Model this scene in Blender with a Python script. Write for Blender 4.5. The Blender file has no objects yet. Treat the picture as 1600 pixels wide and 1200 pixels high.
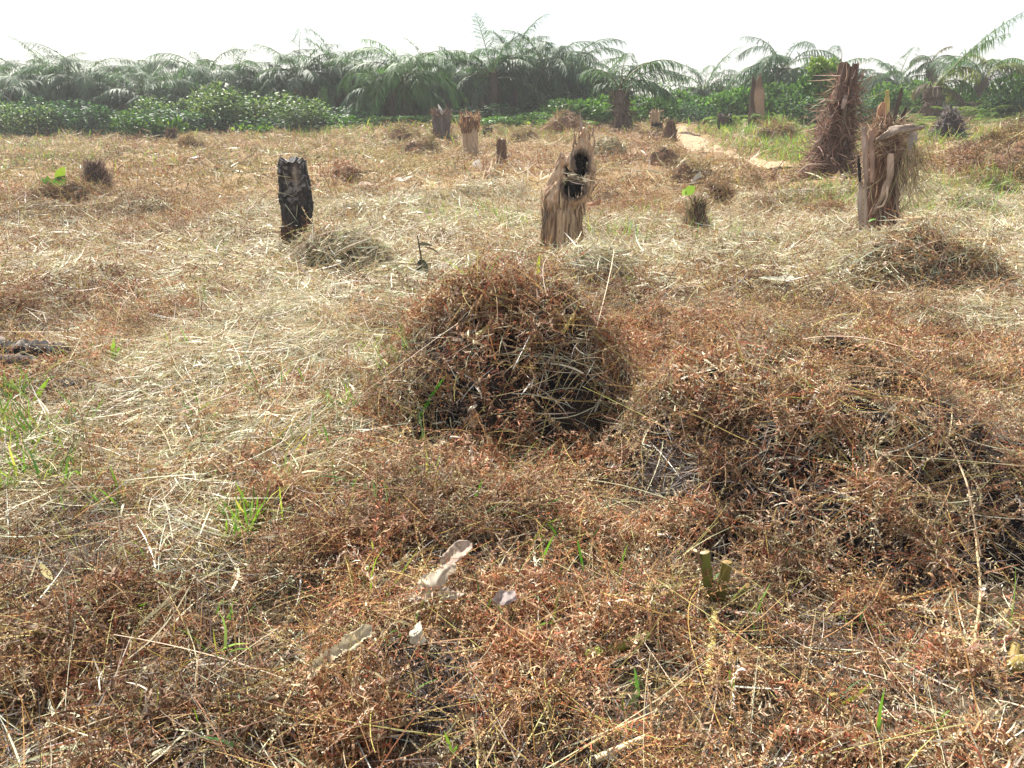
import bpy, math
import numpy as np

SEED = 11
rng = np.random.default_rng(SEED)
PI = math.pi
S = bpy.context.scene
COLL = S.collection

# ------------------------------------------------------------------ camera geometry
FPX = 1200.0
PITCH = math.atan(435 / 1200)
CAMZ = 1.6
CP, SP = math.cos(PITCH), math.sin(PITCH)


def ray(px, py):
    a, b = (px - 800) / FPX, (600 - py) / FPX
    return np.array([a, CP + b * SP, -SP + b * CP])


def project(x, y, z):
    """world point -> pixel of the photograph (used only to look up what grows where)"""
    dz = z - CAMZ
    d = np.maximum(y * CP - dz * SP, 0.2)
    u = y * SP + dz * CP
    return 800 + FPX * x / d, 600 - FPX * u / d


# ------------------------------------------------------------------ noise
def _hash(ix, iy, iz, seed):
    h = (ix.astype(np.int64) * 374761393 + iy.astype(np.int64) * 668265263 +
         iz.astype(np.int64) * 2147483647 + seed * 974634213) & 0xFFFFFFFF
    h = ((h ^ (h >> 13)) * 1274126177) & 0xFFFFFFFF
    h = ((h ^ (h >> 16)) * 2246822519) & 0xFFFFFFFF
    return ((h ^ (h >> 15)) & 0xFFFFFF) / float(0xFFFFFF)


def vn(x, y, z=None, seed=0):
    x = np.asarray(x, float); y = np.asarray(y, float)
    if z is None:
        z = np.zeros_like(x)
    z = np.asarray(z, float)
    x, y, z = np.broadcast_arrays(x, y, z)
    ix, iy, iz = np.floor(x), np.floor(y), np.floor(z)
    fx, fy, fz = x - ix, y - iy, z - iz
    fx, fy, fz = [f * f * (3 - 2 * f) for f in (fx, fy, fz)]
    r = 0
    flat = not np.any(fz)
    for dz in ((0,) if flat else (0, 1)):
        wz = 1.0 if flat else (fz if dz else 1 - fz)
        a = _hash(ix, iy, iz + dz, seed) * (1 - fx) + _hash(ix + 1, iy, iz + dz, seed) * fx
        b = _hash(ix, iy + 1, iz + dz, seed) * (1 - fx) + _hash(ix + 1, iy + 1, iz + dz, seed) * fx
        r = r + wz * (a * (1 - fy) + b * fy)
    return r


def fbm(x, y, z=None, seed=0, octv=3):
    r, amp, tot = 0, 1.0, 0
    x = np.asarray(x, float); y = np.asarray(y, float)
    z = None if z is None else np.asarray(z, float)
    for o in range(octv):
        k = 2.03 ** o
        r = r + amp * vn(x * k, y * k, None if z is None else z * k, seed + o * 17)
        tot += amp
        amp *= .5
    return r / tot


def sstep(a, b, x):
    t = np.clip((x - a) / (b - a), 0, 1)
    return t * t * (3 - 2 * t)


# ------------------------------------------------------------------ the lie of the land
def H(x, y):
    x = np.asarray(x, float); y = np.asarray(y, float)
    near = sstep(26, 6, y)
    h = .09 * (fbm(x / 1.3, y / 1.3, seed=3) - .5) * (0.4 + .6 * near)
    h = h + .11 * (fbm(x / .42, y / .42, seed=5, octv=2) - .5) * near
    h = h + .22 * (fbm(x / 7.0, y / 7.0, seed=9, octv=2) - .5) * sstep(5, 16, y)
    h = h + .50 * sstep(13, 40, y) * sstep(-19, -3, x) + .22 * sstep(9, 20, x) * sstep(16, 30, y)
    h = h + .24 * (fbm(x / 2.1, y / 2.4, seed=12, octv=2) - .5) * sstep(7, 14, y) + .22 * sstep(.55, .8, fbm(x / .8, y / .8, seed=15, octv=2)) * sstep(8, 13, y)
    return h


def ground(px, py):
    d = ray(px, py)
    z = 0.0
    for _ in range(50):
        t = (z - CAMZ) / d[2]
        p = np.array([0, 0, CAMZ]) + d * t
        z = z * .55 + .45 * float(H(p[0], p[1]))
    return np.array([p[0], p[1], float(H(p[0], p[1]))])


def depth_of(p):
    return p[1] * CP - (p[2] - CAMZ) * SP


def at(px, py, dist):
    """point along the line of sight whose forward distance (world y) is dist"""
    d = ray(px, py)
    return np.array([0, 0, CAMZ]) + d * (dist / d[1])


# ------------------------------------------------------------------ mesh collecting
class Geo:
    def __init__(s):
        s.V, s.Q, s.C, s.M, s.n = [], [], [], [], 0

    def add(s, V, Q, C, m=0):
        V = np.asarray(V, np.float32).reshape(-1, 3)
        Q = np.asarray(Q, np.int64).reshape(-1, 4)
        C = np.asarray(C, np.float32)
        if C.ndim == 1:
            C = np.broadcast_to(C, (len(V), 3))
        s.V.append(V); s.Q.append(Q + s.n); s.C.append(C.reshape(-1, 3))
        s.M.append(np.full(len(Q), m, np.int32))
        s.n += len(V)

    def build(s, name, mats, parent=None, origin=None, props=None):
        V = np.concatenate(s.V); Q = np.concatenate(s.Q); C = np.concatenate(s.C); M = np.concatenate(s.M)
        if origin is None and parent is not None:
            origin = np.array(parent['_o'])
        if origin is not None:
            V = V - np.asarray(origin, np.float32)
        o = bpy.data.objects.new(name, mesh_of(name, V, Q, C, M, mats))
        COLL.objects.link(o)
        if parent is not None:
            o.parent = parent
        elif origin is not None:
            o.location = [float(v) for v in origin]
        return o


def mesh_of(name, V, Q, C, M, mats):
    me = bpy.data.meshes.new(name)
    nv, nf = len(V), len(Q)
    tri = Q[:, 3] == Q[:, 2]
    me.vertices.add(nv)
    me.vertices.foreach_set('co', np.ascontiguousarray(V, np.float32).ravel())
    if tri.any():
        tot = np.where(tri, 3, 4)
        loops = Q[np.stack([np.ones(nf, bool)] * 3 + [~tri], 1)]
    else:
        tot = np.full(nf, 4)
        loops = Q.ravel()
    me.loops.add(len(loops))
    me.loops.foreach_set('vertex_index', loops.astype(np.int32))
    me.polygons.add(nf)
    me.polygons.foreach_set('loop_start', (np.cumsum(tot) - tot).astype(np.int32))
    if not isinstance(mats, (list, tuple)):
        mats = [mats]
    for m in mats:
        me.materials.append(m)
    if len(mats) > 1:
        me.polygons.foreach_set('material_index', M.astype(np.int32))
    a = me.attributes.new('col', 'FLOAT_COLOR', 'POINT')
    c4 = np.ones((nv, 4), np.float32)
    c4[:, :3] = np.clip(C, 0, 1)
    a.data.foreach_set('color', c4.ravel())
    me.update(calc_edges=True)
    return me


def thing(name, label, cat, loc, group=None):
    o = bpy.data.objects.new(name, None)
    COLL.objects.link(o)
    o.location = [float(v) for v in loc]
    o['_o'] = [float(v) for v in loc]
    o.empty_display_size = .1
    return tag(o, label, cat, group)


def tag(o, label, cat, group=None, kind=None):
    o['label'] = label
    o['category'] = cat
    if group:
        o['group'] = group
    if kind:
        o['kind'] = kind
    return o


# ------------------------------------------------------------------ materials
def new_mat(name):
    m = bpy.data.materials.new(name)
    m.use_nodes = True
    nt = m.node_tree
    nt.nodes.clear()
    return m, nt, nt.nodes, nt.links


def leaf_mat(name, trans=.3, rough=.55, spec=.3, tint=(1, 1, 1), sat=1.0):
    m, nt, N, Lk = new_mat(name)
    out = N.new('ShaderNodeOutputMaterial')
    at_ = N.new('ShaderNodeAttribute'); at_.attribute_name = 'col'
    p = N.new('ShaderNodeBsdfPrincipled')
    p.inputs['Roughness'].default_value = rough
    p.inputs['Specular IOR Level'].default_value = spec
    tr = N.new('ShaderNodeBsdfTranslucent')
    mx = N.new('ShaderNodeMixShader'); mx.inputs[0].default_value = trans
    Lk.new(at_.outputs['Color'], p.inputs['Base Color'])
    mul = N.new('ShaderNodeMix'); mul.data_type = 'RGBA'; mul.blend_type = 'MULTIPLY'
    mul.inputs[0].default_value = 1
    mul.inputs[7].default_value = (*tint, 1)
    Lk.new(at_.outputs['Color'], mul.inputs[6])
    Lk.new(mul.outputs[2], tr.inputs['Color'])
    Lk.new(p.outputs[0], mx.inputs[1]); Lk.new(tr.outputs[0], mx.inputs[2])
    Lk.new(mx.outputs[0], out.inputs[0])
    return m


def wood_mat(name, rough=.85, stretch=(14, 14, 1.6), bump=.6, var=.5, dist=.02, spec=.2, fixed=None):
    m, nt, N, Lk = new_mat(name)
    out = N.new('ShaderNodeOutputMaterial')
    at_ = N.new('ShaderNodeAttribute'); at_.attribute_name = 'col'
    if fixed is not None:
        at_ = N.new('ShaderNodeRGB'); at_.outputs[0].default_value = (*fixed, 1)
    tc = N.new('ShaderNodeTexCoord')
    mp = N.new('ShaderNodeMapping'); mp.inputs['Scale'].default_value = stretch
    nz = N.new('ShaderNodeTexNoise'); nz.inputs['Scale'].default_value = 3; nz.inputs['Detail'].default_value = 6
    nz.inputs['Roughness'].default_value = .65
    rmp = N.new('ShaderNodeMapRange')
    rmp.inputs[1].default_value = .25; rmp.inputs[2].default_value = .75
    rmp.inputs[3].default_value = 1 - var; rmp.inputs[4].default_value = 1 + var * .6
    mul = N.new('ShaderNodeVectorMath'); mul.operation = 'MULTIPLY'
    p = N.new('ShaderNodeBsdfPrincipled'); p.inputs['Roughness'].default_value = rough
    p.inputs['Specular IOR Level'].default_value = spec
    bp = N.new('ShaderNodeBump'); bp.inputs['Strength'].default_value = bump; bp.inputs['Distance'].default_value = dist
    Lk.new(tc.outputs['Object'], mp.inputs[0]); Lk.new(mp.outputs[0], nz.inputs['Vector'])
    Lk.new(nz.outputs['Fac'], rmp.inputs[0])
    Lk.new(at_.outputs[0], mul.inputs[0]); Lk.new(rmp.outputs[0], mul.inputs[1])
    Lk.new(mul.outputs[0], p.inputs['Base Color'])
    Lk.new(nz.outputs['Fac'], bp.inputs['Height']); Lk.new(bp.outputs[0], p.inputs['Normal'])
    Lk.new(p.outputs[0], out.inputs[0])
    return m


def soil_mat(name, scale=6.0):
    m, nt, N, Lk = new_mat(name)
    out = N.new('ShaderNodeOutputMaterial')
    at_ = N.new('ShaderNodeAttribute'); at_.attribute_name = 'col'
    tc = N.new('ShaderNodeTexCoord')
    nz = N.new('ShaderNodeTexNoise'); nz.inputs['Scale'].default_value = scale * 6; nz.inputs['Detail'].default_value = 8
    nz.inputs['Roughness'].default_value = .7
    cr = N.new('ShaderNodeMapRange'); cr.inputs[1].default_value = .3; cr.inputs[2].default_value = .7
    cr.inputs[3].default_value = .35; cr.inputs[4].default_value = 1.6
    mul = N.new('ShaderNodeVectorMath'); mul.operation = 'MULTIPLY'
    p = N.new('ShaderNodeBsdfPrincipled'); p.inputs['Roughness'].default_value = .95
    p.inputs['Specular IOR Level'].default_value = .1
    bp = N.new('ShaderNodeBump'); bp.inputs['Strength'].default_value = .8; bp.inputs['Distance'].default_value = .02
    Lk.new(tc.outputs['Object'], nz.inputs['Vector'])
    Lk.new(nz.outputs['Fac'], cr.inputs[0])
    Lk.new(at_.outputs['Color'], mul.inputs[0]); Lk.new(cr.outputs[0], mul.inputs[1])
    Lk.new(mul.outputs[0], p.inputs['Base Color'])
    Lk.new(nz.outputs['Fac'], bp.inputs['Height']); Lk.new(bp.outputs[0], p.inputs['Normal'])
    Lk.new(p.outputs[0], out.inputs[0])
    return m


M_LITTER = leaf_mat('dead_leaf', .28, .6, .3)
M_STRAW = leaf_mat('straw', .25, .5, .35)
M_GREEN = leaf_mat('green_leaf', .35, .5, .25, (1.15, 1.2, .5))
M_PALM = leaf_mat('palm_leaf', .4, .55, .25, (1.1, 1.2, .6))
M_CREAM = leaf_mat('cream_leaf', .3, .6, .25)
M_WOOD = wood_mat('weathered_wood')
M_FIBRE = wood_mat('palm_fibre', stretch=(30, 30, 2.2), bump=.8, var=.6)
M_CHAR = wood_mat('charred_wood', rough=.7, stretch=(9, 9, 3), bump=.9, var=.6, spec=.25)
M_BURNT = wood_mat('burnt_inside', rough=.8, stretch=(9, 9, 4), bump=.9, var=.6, spec=.2, fixed=(.02, .018, .018))
M_STALK = wood_mat('stalk', rough=.5, stretch=(40, 40, 4), bump=.2, var=.25, dist=.004, spec=.4)
M_SOIL = soil_mat('burnt_soil')
M_SAND = soil_mat('path_sand', 3.0)


# ------------------------------------------------------------------ ribbon kernel
def unit(v):
    return v / np.maximum(np.linalg.norm(v, axis=-1, keepdims=True), 1e-9)


def rdir(n, sz=1.0):
    v = rng.normal(size=(n, 3)); v[:, 2] *= sz
    return unit(v)


def frame(T, U, roll=None):
    N = U - (U * T).sum(-1, keepdims=True) * T
    bad = np.linalg.norm(N, axis=-1) < 1e-3
    if bad.any():
        N[bad] = np.cross(T[bad], np.array([.3, .9, .1]))
    N = unit(N)
    if roll is not None:
        B = np.cross(T, N)
        N = N * np.cos(roll)[:, None] + B * np.sin(roll)[:, None]
    return N


def arr(v, n):
    return np.broadcast_to(np.asarray(v, float), (n,)).copy()


def curve(P0, T, N, L, nseg, curl, sway=0.0):
    n = len(P0)
    L, curl, sway = arr(L, n), arr(curl, n), arr(sway, n)
    a = curl[:, None] * ((np.arange(nseg) + .5) / nseg)[None]
    tg = T[:, None] * np.cos(a)[..., None] + N[:, None] * np.sin(a)[..., None]
    pts = np.concatenate([np.zeros((n, 1, 3)), np.cumsum(tg * (L / nseg)[:, None, None], 1)], 1) + P0[:, None]
    B = np.cross(T, N)
    q = (np.arange(nseg + 1) / nseg) ** 2
    pts = pts + B[:, None] * ((sway * L)[:, None] * q[None])[..., None]
    tg = np.concatenate([tg, tg[:, -1:]], 1)
    return pts, tg, B


def ribbon(geo, P0, T, N, L, W, nseg, curl, col, sway=0.0, prof=None, tipcol=None, fold=0.0, m=0):
    n = len(P0)
    if n == 0:
        return
    pts, tg, B = curve(P0, T, N, L, nseg, curl, sway)
    t = np.arange(nseg + 1) / nseg
    if prof is None:
        pr = np.interp(t, [0, .25, .7, 1], [.7, 1, .85, .15])
    else:
        pr = np.interp(t, prof[0], prof[1])
    w = arr(W, n)[:, None] * pr[None] * .5
    off = B[:, None] * w[..., None]
    V = np.stack([pts - off, pts + off], 2)                 # n, seg+1, 2, 3
    k = nseg + 1
    base = (np.arange(n) * k * 2)[:, None] + (np.arange(nseg) * 2)[None]
    Q = np.stack([base, base + 1, base + 3, base + 2], -1)
    col = np.asarray(col, float)
    if col.ndim == 1:
        col = np.broadcast_to(col, (n, 3))
    C = np.broadcast_to(col[:, None, None, :], V.shape)
    if tipcol is not None:
        tc = np.asarray(tipcol, float)
        tc = np.broadcast_to(tc, (n, 3))
        tt = t[None, :, None, None]
        C = col[:, None, None, :] * (1 - tt) + tc[:, None, None, :] * tt
        C = np.broadcast_to(C, V.shape)
    geo.add(V, Q, C, m)


def tube(geo, pts, rad, col, nth=8, flat=1.0, cap=True, capcol=None, m=0, wob=0.0, seed=0, fcol=None):
    """one solid bent stick; pts (k,3), rad (k,)"""
    pts = np.asarray(pts, float); k = len(pts)
    rad = arr(rad, k)
    tg = unit(np.gradient(pts, axis=0))
    ref = np.array([0, 0, 1.0]) if abs(tg[0][2]) < .9 else np.array([0, 1.0, 0])
    N = unit(np.cross(tg, ref)); B = np.cross(tg, N)
    th = np.arange(nth) / nth * 2 * PI
    rr = rad[:, None] * np.ones(nth)[None]
    if wob:
        rr = rr * (1 + wob * (2 * vn(np.cos(th)[None] * 1.7 + seed, np.sin(th)[None] * 1.7,
                                    np.arange(k)[:, None] * .6, seed) - 1))
    V = pts[:, None] + N[:, None] * (np.cos(th)[None] * rr)[..., None] + B[:, None] * (np.sin(th)[None] * rr * flat)[..., None]
    i = np.arange(k - 1)[:, None] * nth; j = np.arange(nth)[None]; j2 = (j + 1) % nth
    Q = np.stack([i + j, i + j2, i + nth + j2, i + nth + j], -1)
    col = np.asarray(col, float)
    C = fcol(V) if fcol is not None else np.broadcast_to(col if col.ndim == 1 else col[:, None, :], V.shape)
    geo.add(V, Q, C, m)
    if cap:
        for e, s in ((0, -1), (k - 1, 1)):
            Vc = np.concatenate([V[e], pts[e:e + 1] + tg[e] * s * rad[e] * .15])
            if capcol is None:
                cc = np.broadcast_to(col if col.ndim == 1 else col[e], Vc.shape)
            else:
                cc = np.broadcast_to(np.asarray(capcol, float), Vc.shape)
            jj = np.arange(nth)
            Qc = np.stack([jj, (jj + 1) % nth, np.full(nth, nth), np.full(nth, nth)], -1)
            geo.add(Vc, Qc, cc, m)


def pal(cols, n, jit=.18, w=None):
    cols = np.asarray(cols, float)
    i = rng.choice(len(cols), n, p=None if w is None else np.asarray(w) / np.sum(w))
    c = cols[i] * (1 + jit * rng.normal(size=(n, 1)))
    return np.clip(c * (1 + .06 * rng.normal(size=(n, 3))), .004, .9)


STRAW_C = [(.54, .48, .32), (.64, .59, .44), (.44, .37, .23), (.42, .43, .25), (.30, .21, .11), (.72, .69, .57)]
STRAW_W = [4, 4, 3, 1.8, 1.6, 1.6]
FERN_R = [(.36, .115, .055), (.44, .17, .085), (.22, .065, .038), (.48, .23, .12)]
FERN_B = [(.42, .235, .125), (.53, .35, .205), (.29, .145, .078), (.62, .47, .30), (.17, .085, .046), (.47, .265, .14)]
FERN_G = [(.56, .46, .31), (.46, .36, .235), (.36, .26, .16), (.66, .58, .43)]
CHAR_C = [(.035, .03, .03), (.055, .048, .046), (.02, .018, .018), (.10, .09, .085)]
GREEN_C = [(.11, .24, .035), (.17, .33, .05), (.26, .40, .07), (.09, .20, .06), (.20, .30, .13)]
STEM_C = [(.36, .20, .07), (.27, .12, .05), (.46, .33, .10), (.42, .38, .12), (.18, .085, .04)]

# ------------------------------------------------------------------ what lies where (photo survey of the field)
SURV = np.array([
    # px, py, straw, red, grey
    (-80, 1180, .55, .2, .2), (150, 1180, .58, .3, .2), (400, 1160, .5, .5, .2), (700, 1150, .16, .5, .2), (1000, 1180, .45, .5, .2), (1300, 1150, .26, .5, .2), (1600, 1160, .42, .2, .3),
    (100, 1020, .25, .5, .2), (400, 1000, .2, .5, .2), (700, 1000, .15, .7, .2), (1000, 1000, .1, .6, .2), (1300, 1000, .12, .6, .2), (1600, 1000, .3, .3, .2),
    (100, 880, .15, .6, .1), (400, 880, .22, .5, .2), (520, 890, .05, .95, .1), (700, 880, .12, .5, .4), (1000, 880, .15, .4, .4), (1300, 880, .08, .6, .4), (1600, 880, .15, .5, .3),
    (50, 790, .85, .2, .2), (330, 790, .88, .2, .2), (600, 780, .4, .4, .3), (850, 760, .12, .7, .4), (1100, 760, .12, .4, .7), (1350, 760, .1, .5, .6), (1650, 760, .1, .5, .4),
    (-50, 680, .75, .1, .2), (330, 670, .9, .1, .2), (480, 720, .8, .2, .2), (560, 660, .7, .3, .3), (800, 690, .05, .7, .3), (1050, 660, .08, .5, .7), (1300, 650, .12, .4, .8), (1600, 650, .12, .5, .5),
    (-50, 570, .3, .5, .2), (150, 570, .6, .3, .2), (300, 580, .9, .1, .2), (540, 560, .75, .3, .3), (680, 560, .1, .7, .3), (1000, 560, .08, 1., .1), (1250, 560, .18, .6, .5), (1500, 560, .25, .6, .4),
    (30, 480, .12, 1., .1), (200, 490, .25, .8, .1), (300, 470, .7, .3, .2), (480, 480, .92, .1, .2), (630, 480, .6, .5, .3), (850, 460, .05, .8, .3), (1080, 490, .2, .7, .3), (1300, 490, .3, .5, .3), (1550, 490, .85, .2, .3),
    (50, 410, .75, .3, .2), (250, 410, .75, .3, .2), (450, 410, .92, .1, .2), (620, 420, .9, .1, .2), (760, 400, .75, .2, .2), (1050, 410, .85, .1, .2), (1230, 420, .75, .2, .2), (1450, 420, .7, .3, .3), (1650, 420, .95, .1, .2),
    (50, 360, .55, .4, .3), (250, 360, .5, .5, .3), (500, 345, .85, .2, .2), (700, 350, .9, .1, .2), (980, 365, .8, .1, .2), (1150, 370, .8, .1, .2), (1300, 340, .8, .1, .2), (1560, 350, .95, .1, .2),
    (50, 310, .25, .5, .3), (250, 310, .2, .6, .3), (550, 300, .3, .5, .3), (730, 320, .75, .3, .3), (980, 310, .25, .7, .2), (1130, 300, .2, .6, .3), (1260, 300, .4, .5, .3), (1400, 310, .85, .2, .2), (1600, 320, .9, .1, .2),
    (60, 260, .3, .4, .4), (300, 260, .25, .5, .4), (550, 250, .3, .4, .4), (780, 260, .25, .5, .4), (1000, 260, .15, .7, .3), (1200, 270, .15, .7, .3), (1400, 280, .5, .4, .3), (1600, 270, .3, .7, .3),
    (60, 228, .4, .3, .4), (300, 228, .25, .5, .3), (550, 220, .25, .5, .3), (800, 215, .25, .5, .3), (1000, 215, .15, .6, .3), (1200, 215, .6, .3, .3), (1500, 225, .3, .6, .3),
])


_GX = np.linspace(-150, 1750, 96); _GY = np.linspace(math.log(50), math.log(1110), 72)


def _survey_table():
    px, ly = [v.ravel() for v in np.meshgrid(_GX, _GY)]
    out = np.zeros((len(px), 3)); tot = np.zeros(len(px))
    for r in SURV:
        d2 = (px - r[0]) ** 2 + ((ly - math.log(r[1] - 150)) * 420 / .75) ** 2 + 900
        w = d2 ** -2
        out += w[:, None] * r[2:5]; tot += w
    return (out / tot[:, None]).reshape(72, 96, 3)


_TAB = _survey_table()


def survey(x, y):
    """straw share, redness and greyness of the litter at a spot of ground"""
    px, py = project(x, y, np.zeros_like(x))
    u = np.clip((px + 150) / 1900 * 95, 0, 94.999)
    v = np.clip((np.log(np.maximum(py - 150, 50.01)) - _GY[0]) / (_GY[-1] - _GY[0]) * 71, 0, 70.999)
    i, j = u.astype(int), v.astype(int); fu, fv = (u - i)[:, None], (v - j)[:, None]
    out = (_TAB[j, i] * (1 - fu) + _TAB[j, i + 1] * fu) * (1 - fv) + (_TAB[j + 1, i] * (1 - fu) + _TAB[j + 1, i + 1] * fu) * fv
    out[:, 0] = np.clip(out[:, 0] + .6 * (fbm(x / .55, y / .8, seed=31) - .5) * sstep(.0, .3, out[:, 0]), 0, 1)
    out[:, 1] = np.clip(out[:, 1] + .9 * (fbm(x / .5, y / .5, seed=37) - .5), 0, 1)
    out[:, 2] = np.clip(out[:, 2] + .8 * (fbm(x / .4, y / .4, seed=41) - .5), 0, 1)
    return out


# ------------------------------------------------------------------ mounds (each one a thing of its own)
MOUNDS = []


def mound_h(m, x, y):
    dx = x - m['c'][0]; dy = y - m['c'][1]
    ry = np.where(dy < 0, m['rf'], m['rb'])
    ang = np.arctan2(dy / ry, dx / m['rx'])
    r = np.sqrt((dx / m['rx']) ** 2 + (dy / ry) ** 2)
    r = r / (1 + .22 * (fbm(np.cos(ang) * 1.3 + 5, np.sin(ang) * 1.3 + m['seed'], seed=m['seed']) - .5) * 2)
    f = np.clip(1 - r ** m.get('q', 2.2), 0, 1) ** m.get('p', .9)
    sc = m.get('lump', .35)
    lum = 1 + m.get('rough', .5) * (fbm(x / sc, y / sc, seed=m['seed'] + 3) - .5) * 2 * np.minimum(1, f * 2.5)
    return m['h'] * f * lum, r


def mound_pix(px, pyf, wpx, hpx, label, kind='fern', depth_k=.8, at_front=None, **k):
    g = ground(px, pyf)
    D = depth_of(g)
    rx = wpx * D / FPX / 2 * 1.05
    rf = rx * depth_k
    h = hpx * D / FPX
    m = dict(c=(g[0] * (1 + rf / max(g[1], .1)), g[1] + rf), rx=rx, rf=rf, rb=rx * depth_k * 1.2, h=h * (1.0 if D < 12 else .95),
             label=label, kind=kind, seed=40 + len(MOUNDS) * 7, D=D)
    m.update(k)
    MOUNDS.append(m)
    return m


MC = dict(c=(.06, 4.15), rx=.80, rf=.68, rb=1.0, h=.66, q=2.0, p=.95, rough=.42, lump=.26, kind='fern', seed=21, D=3.8, red=.78, voids=.42, hollows=[(-.10, 3.62, .20, .17), (.22, 3.58, .17, .14), (.60, 3.9, .14, .2)], name='brush_mound',
          label='steep mound of rust-brown dead fern with a dark front, centre of the field')
MR = dict(c=(1.42, 3.30), rx=1.12, rf=1.0, rb=1.0, h=.44, q=2.0, p=1.0, rough=.75, lump=.42, kind='fern', seed=22, D=3., red=.4, grey=.55, voids=.37, hollows=[(1.02, 2.62, .13, .1), (1.45, 2.9, .14, .10), (1.05, 2.28, .16, .09), (.95, 3.35, .16, .1), (1.8, 2.75, .15, .1)], name='brush_mound',
          label='broad low mound of grey-brown dead fern with black hollows, beside the cut green stalks')
MOUNDS += [MC, MR]
mound_pix(1420, 466, 270, 62, 'heap of burnt roots and straw at the foot of the shredded palm stump', 'burnt', .8, straw=.55, rough=.8, lump=.25, voids=.40, name='debris_mound')
mound_pix(535, 424, 150, 55, 'pale bent-over straw tussock in front of the charred black post', 'straw', .7, rough=.4, lump=.3, name='straw_tussock')
mound_pix(925, 440, 130, 32, 'grey-green grass hump in the shadow at the foot of the hollow tan stump', 'straw', .8, grey=.9, name='straw_tussock')
mound_pix(1590, 290, 270, 70, 'wide brown brush heap beside the upright rooty trunk, at the right edge', 'fern', .7, red=.75, rough=.6, lump=.9, name='brush_mound')
mound_pix(1540, 312, 130, 26, 'flat black ash heap at the edge of the green grass, below the wide brown heap', 'burnt', .5, rough=.5, lump=.5, name='ash_heap')
mound_pix(1290, 345, 60, 16, 'small brown clod of dead fern beside the shredded palm stump', 'fern', .8, name='brush_mound')
mound_pix(1090, 296, 100, 34, 'round dark brown brush heap with one white leaf on its front', 'fern', .7, red=.5, name='brush_mound')
mound_pix(1040, 262, 66, 30, 'brown brush heap just below the cone-shaped dark stump', 'fern', .7, red=.6, name='brush_mound')
mound_pix(950, 246, 72, 32, 'drooping olive-grey grass tussock behind the hollow tan stump', 'straw', .8, grey=.9, p=1.3, straw=.5, name='straw_tussock')
mound_pix(880, 207, 84, 24, 'long low red-brown brush heap against the green creepers', 'fern', .5, red=.9, name='brush_mound')
mound_pix(1210, 226, 90, 34, 'brown fern hump at the edge of the sandy path', 'fern', .6, red=.6, name='brush_mound')
mound_pix(535, 286, 56, 22, 'small dark red-brown clump right of the charred black post', 'fern', .7, red=.9, name='brush_mound')
mound_pix(655, 242, 60, 26, 'tan leafy hump in front of the grey fibrous stump', 'fern', .7, grey=.6, name='brush_mound')
mound_pix(625, 226, 60, 24, 'red-brown hump of dead fern before the twin palm trunks', 'fern', .6, red=.9, name='brush_mound')
mound_pix(820, 228, 56, 24, 'low olive-brown hump with a pale leaf, right of the small far stumps', 'fern', .6, grey=.5, name='brush_mound')
mound_pix(300, 236, 44, 20, 'purple-brown hump beside the small far-left stump', 'fern', .6, red=.9, name='brush_mound')
mound_pix(1130, 320, 90, 22, 'flat dark clod right of the tufted stump with the green leaf', 'fern', .6, red=.3, name='brush_mound')
mound_pix(1390, 262, 130, 40, 'brown fern bank between the rooty trunk and the shredded palm stump', 'fern', .6, red=.5, name='brush_mound')
mound_pix(1590, 222, 90, 24, 'red-brown dead fern clump under the bush at the right edge', 'fern', .6, red=.9, name='brush_mound')
mound_pix(130, 330, 150, 26, 'brown bracken hump below the tufted fibrous stump at left', 'fern', .6, grey=.4, name='brush_mound')
mound_pix(100, 632, 190, 26, 'charred hollow heap under the end of the fallen log', 'burnt', .6, straw=.3, voids=.58, name='debris_mound')
mound_pix(630, 1170, 250, 26, 'dark burnt tuft with cut stalk ends at the bottom of the picture', 'burnt', .8, straw=.2, red=.4, rough=1.2, lump=.13, voids=.47, name='debris_mound')


def height(x, y, near=None):
    z = H(x, y)
    for m in (MOUNDS if near is None else near):
        b = (np.abs(x - m['c'][0]) < m['rx'] * 1.5) & (np.abs(y - m['c'][1]) < max(m['rf'], m['rb']) * 1.5)
        if b.any():
            hh, r = mound_h(m, x[b], y[b])
            z[b] = np.maximum(z[b], H(x[b], y[b]) + hh)
    return z


def surf(x, y, e=.03):
    z = height(x, y)
    zx = (height(x + e, y) - height(x - e, y)) / (2 * e)
    zy = (height(x, y + e) - height(x, y - e)) / (2 * e)
    n = unit(np.stack([-zx, -zy, np.ones_like(zx)], -1))
    return z, n


def owner(x, y):
    """index of the mound a point lies on, or -1 for open ground"""
    own = np.full(len(x), -1)
    best = np.zeros(len(x)) + .012
    for i, m in enumerate(MOUNDS):
        b = (np.abs(x - m['c'][0]) < m['rx'] * 1.5) & (np.abs(y - m['c'][1]) < max(m['rf'], m['rb']) * 1.5)
        if b.any():
            hh, r = mound_h(m, x[b], y[b])
            idx = np.nonzero(b)[0]
            ok = hh > best[idx]
            own[idx[ok]] = i
            best[idx[ok]] = hh[ok]
    return own


def gz(x, y):
    return float(height(np.array([x], float), np.array([y], float))[0])


# path (a structure): sand worn bare, running away to the right
PATH_PX = [(1030, 196), (1058, 206), (1072, 219), (1092, 230), (1128, 240), (1175, 250), (1222, 259)]
PATH = np.array([ground(*p) for p in PATH_PX])


def path_dist(x, y):
    d = np.full(len(x), 99.0)
    for a, b in zip(PATH[:-1], PATH[1:]):
        ab = b[:2] - a[:2]
        t = np.clip(((x - a[0]) * ab[0] + (y - a[1]) * ab[1]) / (ab @ ab), 0, 1)
        d = np.minimum(d, np.hypot(x - a[0] - t * ab[0], y - a[1] - t * ab[1]))
    return d


# ------------------------------------------------------------------ litter
def jit(c, s=.2):
    n = len(c)
    return np.clip(c * (1 + s * rng.normal(size=(n, 1))), .003, .9)


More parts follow.
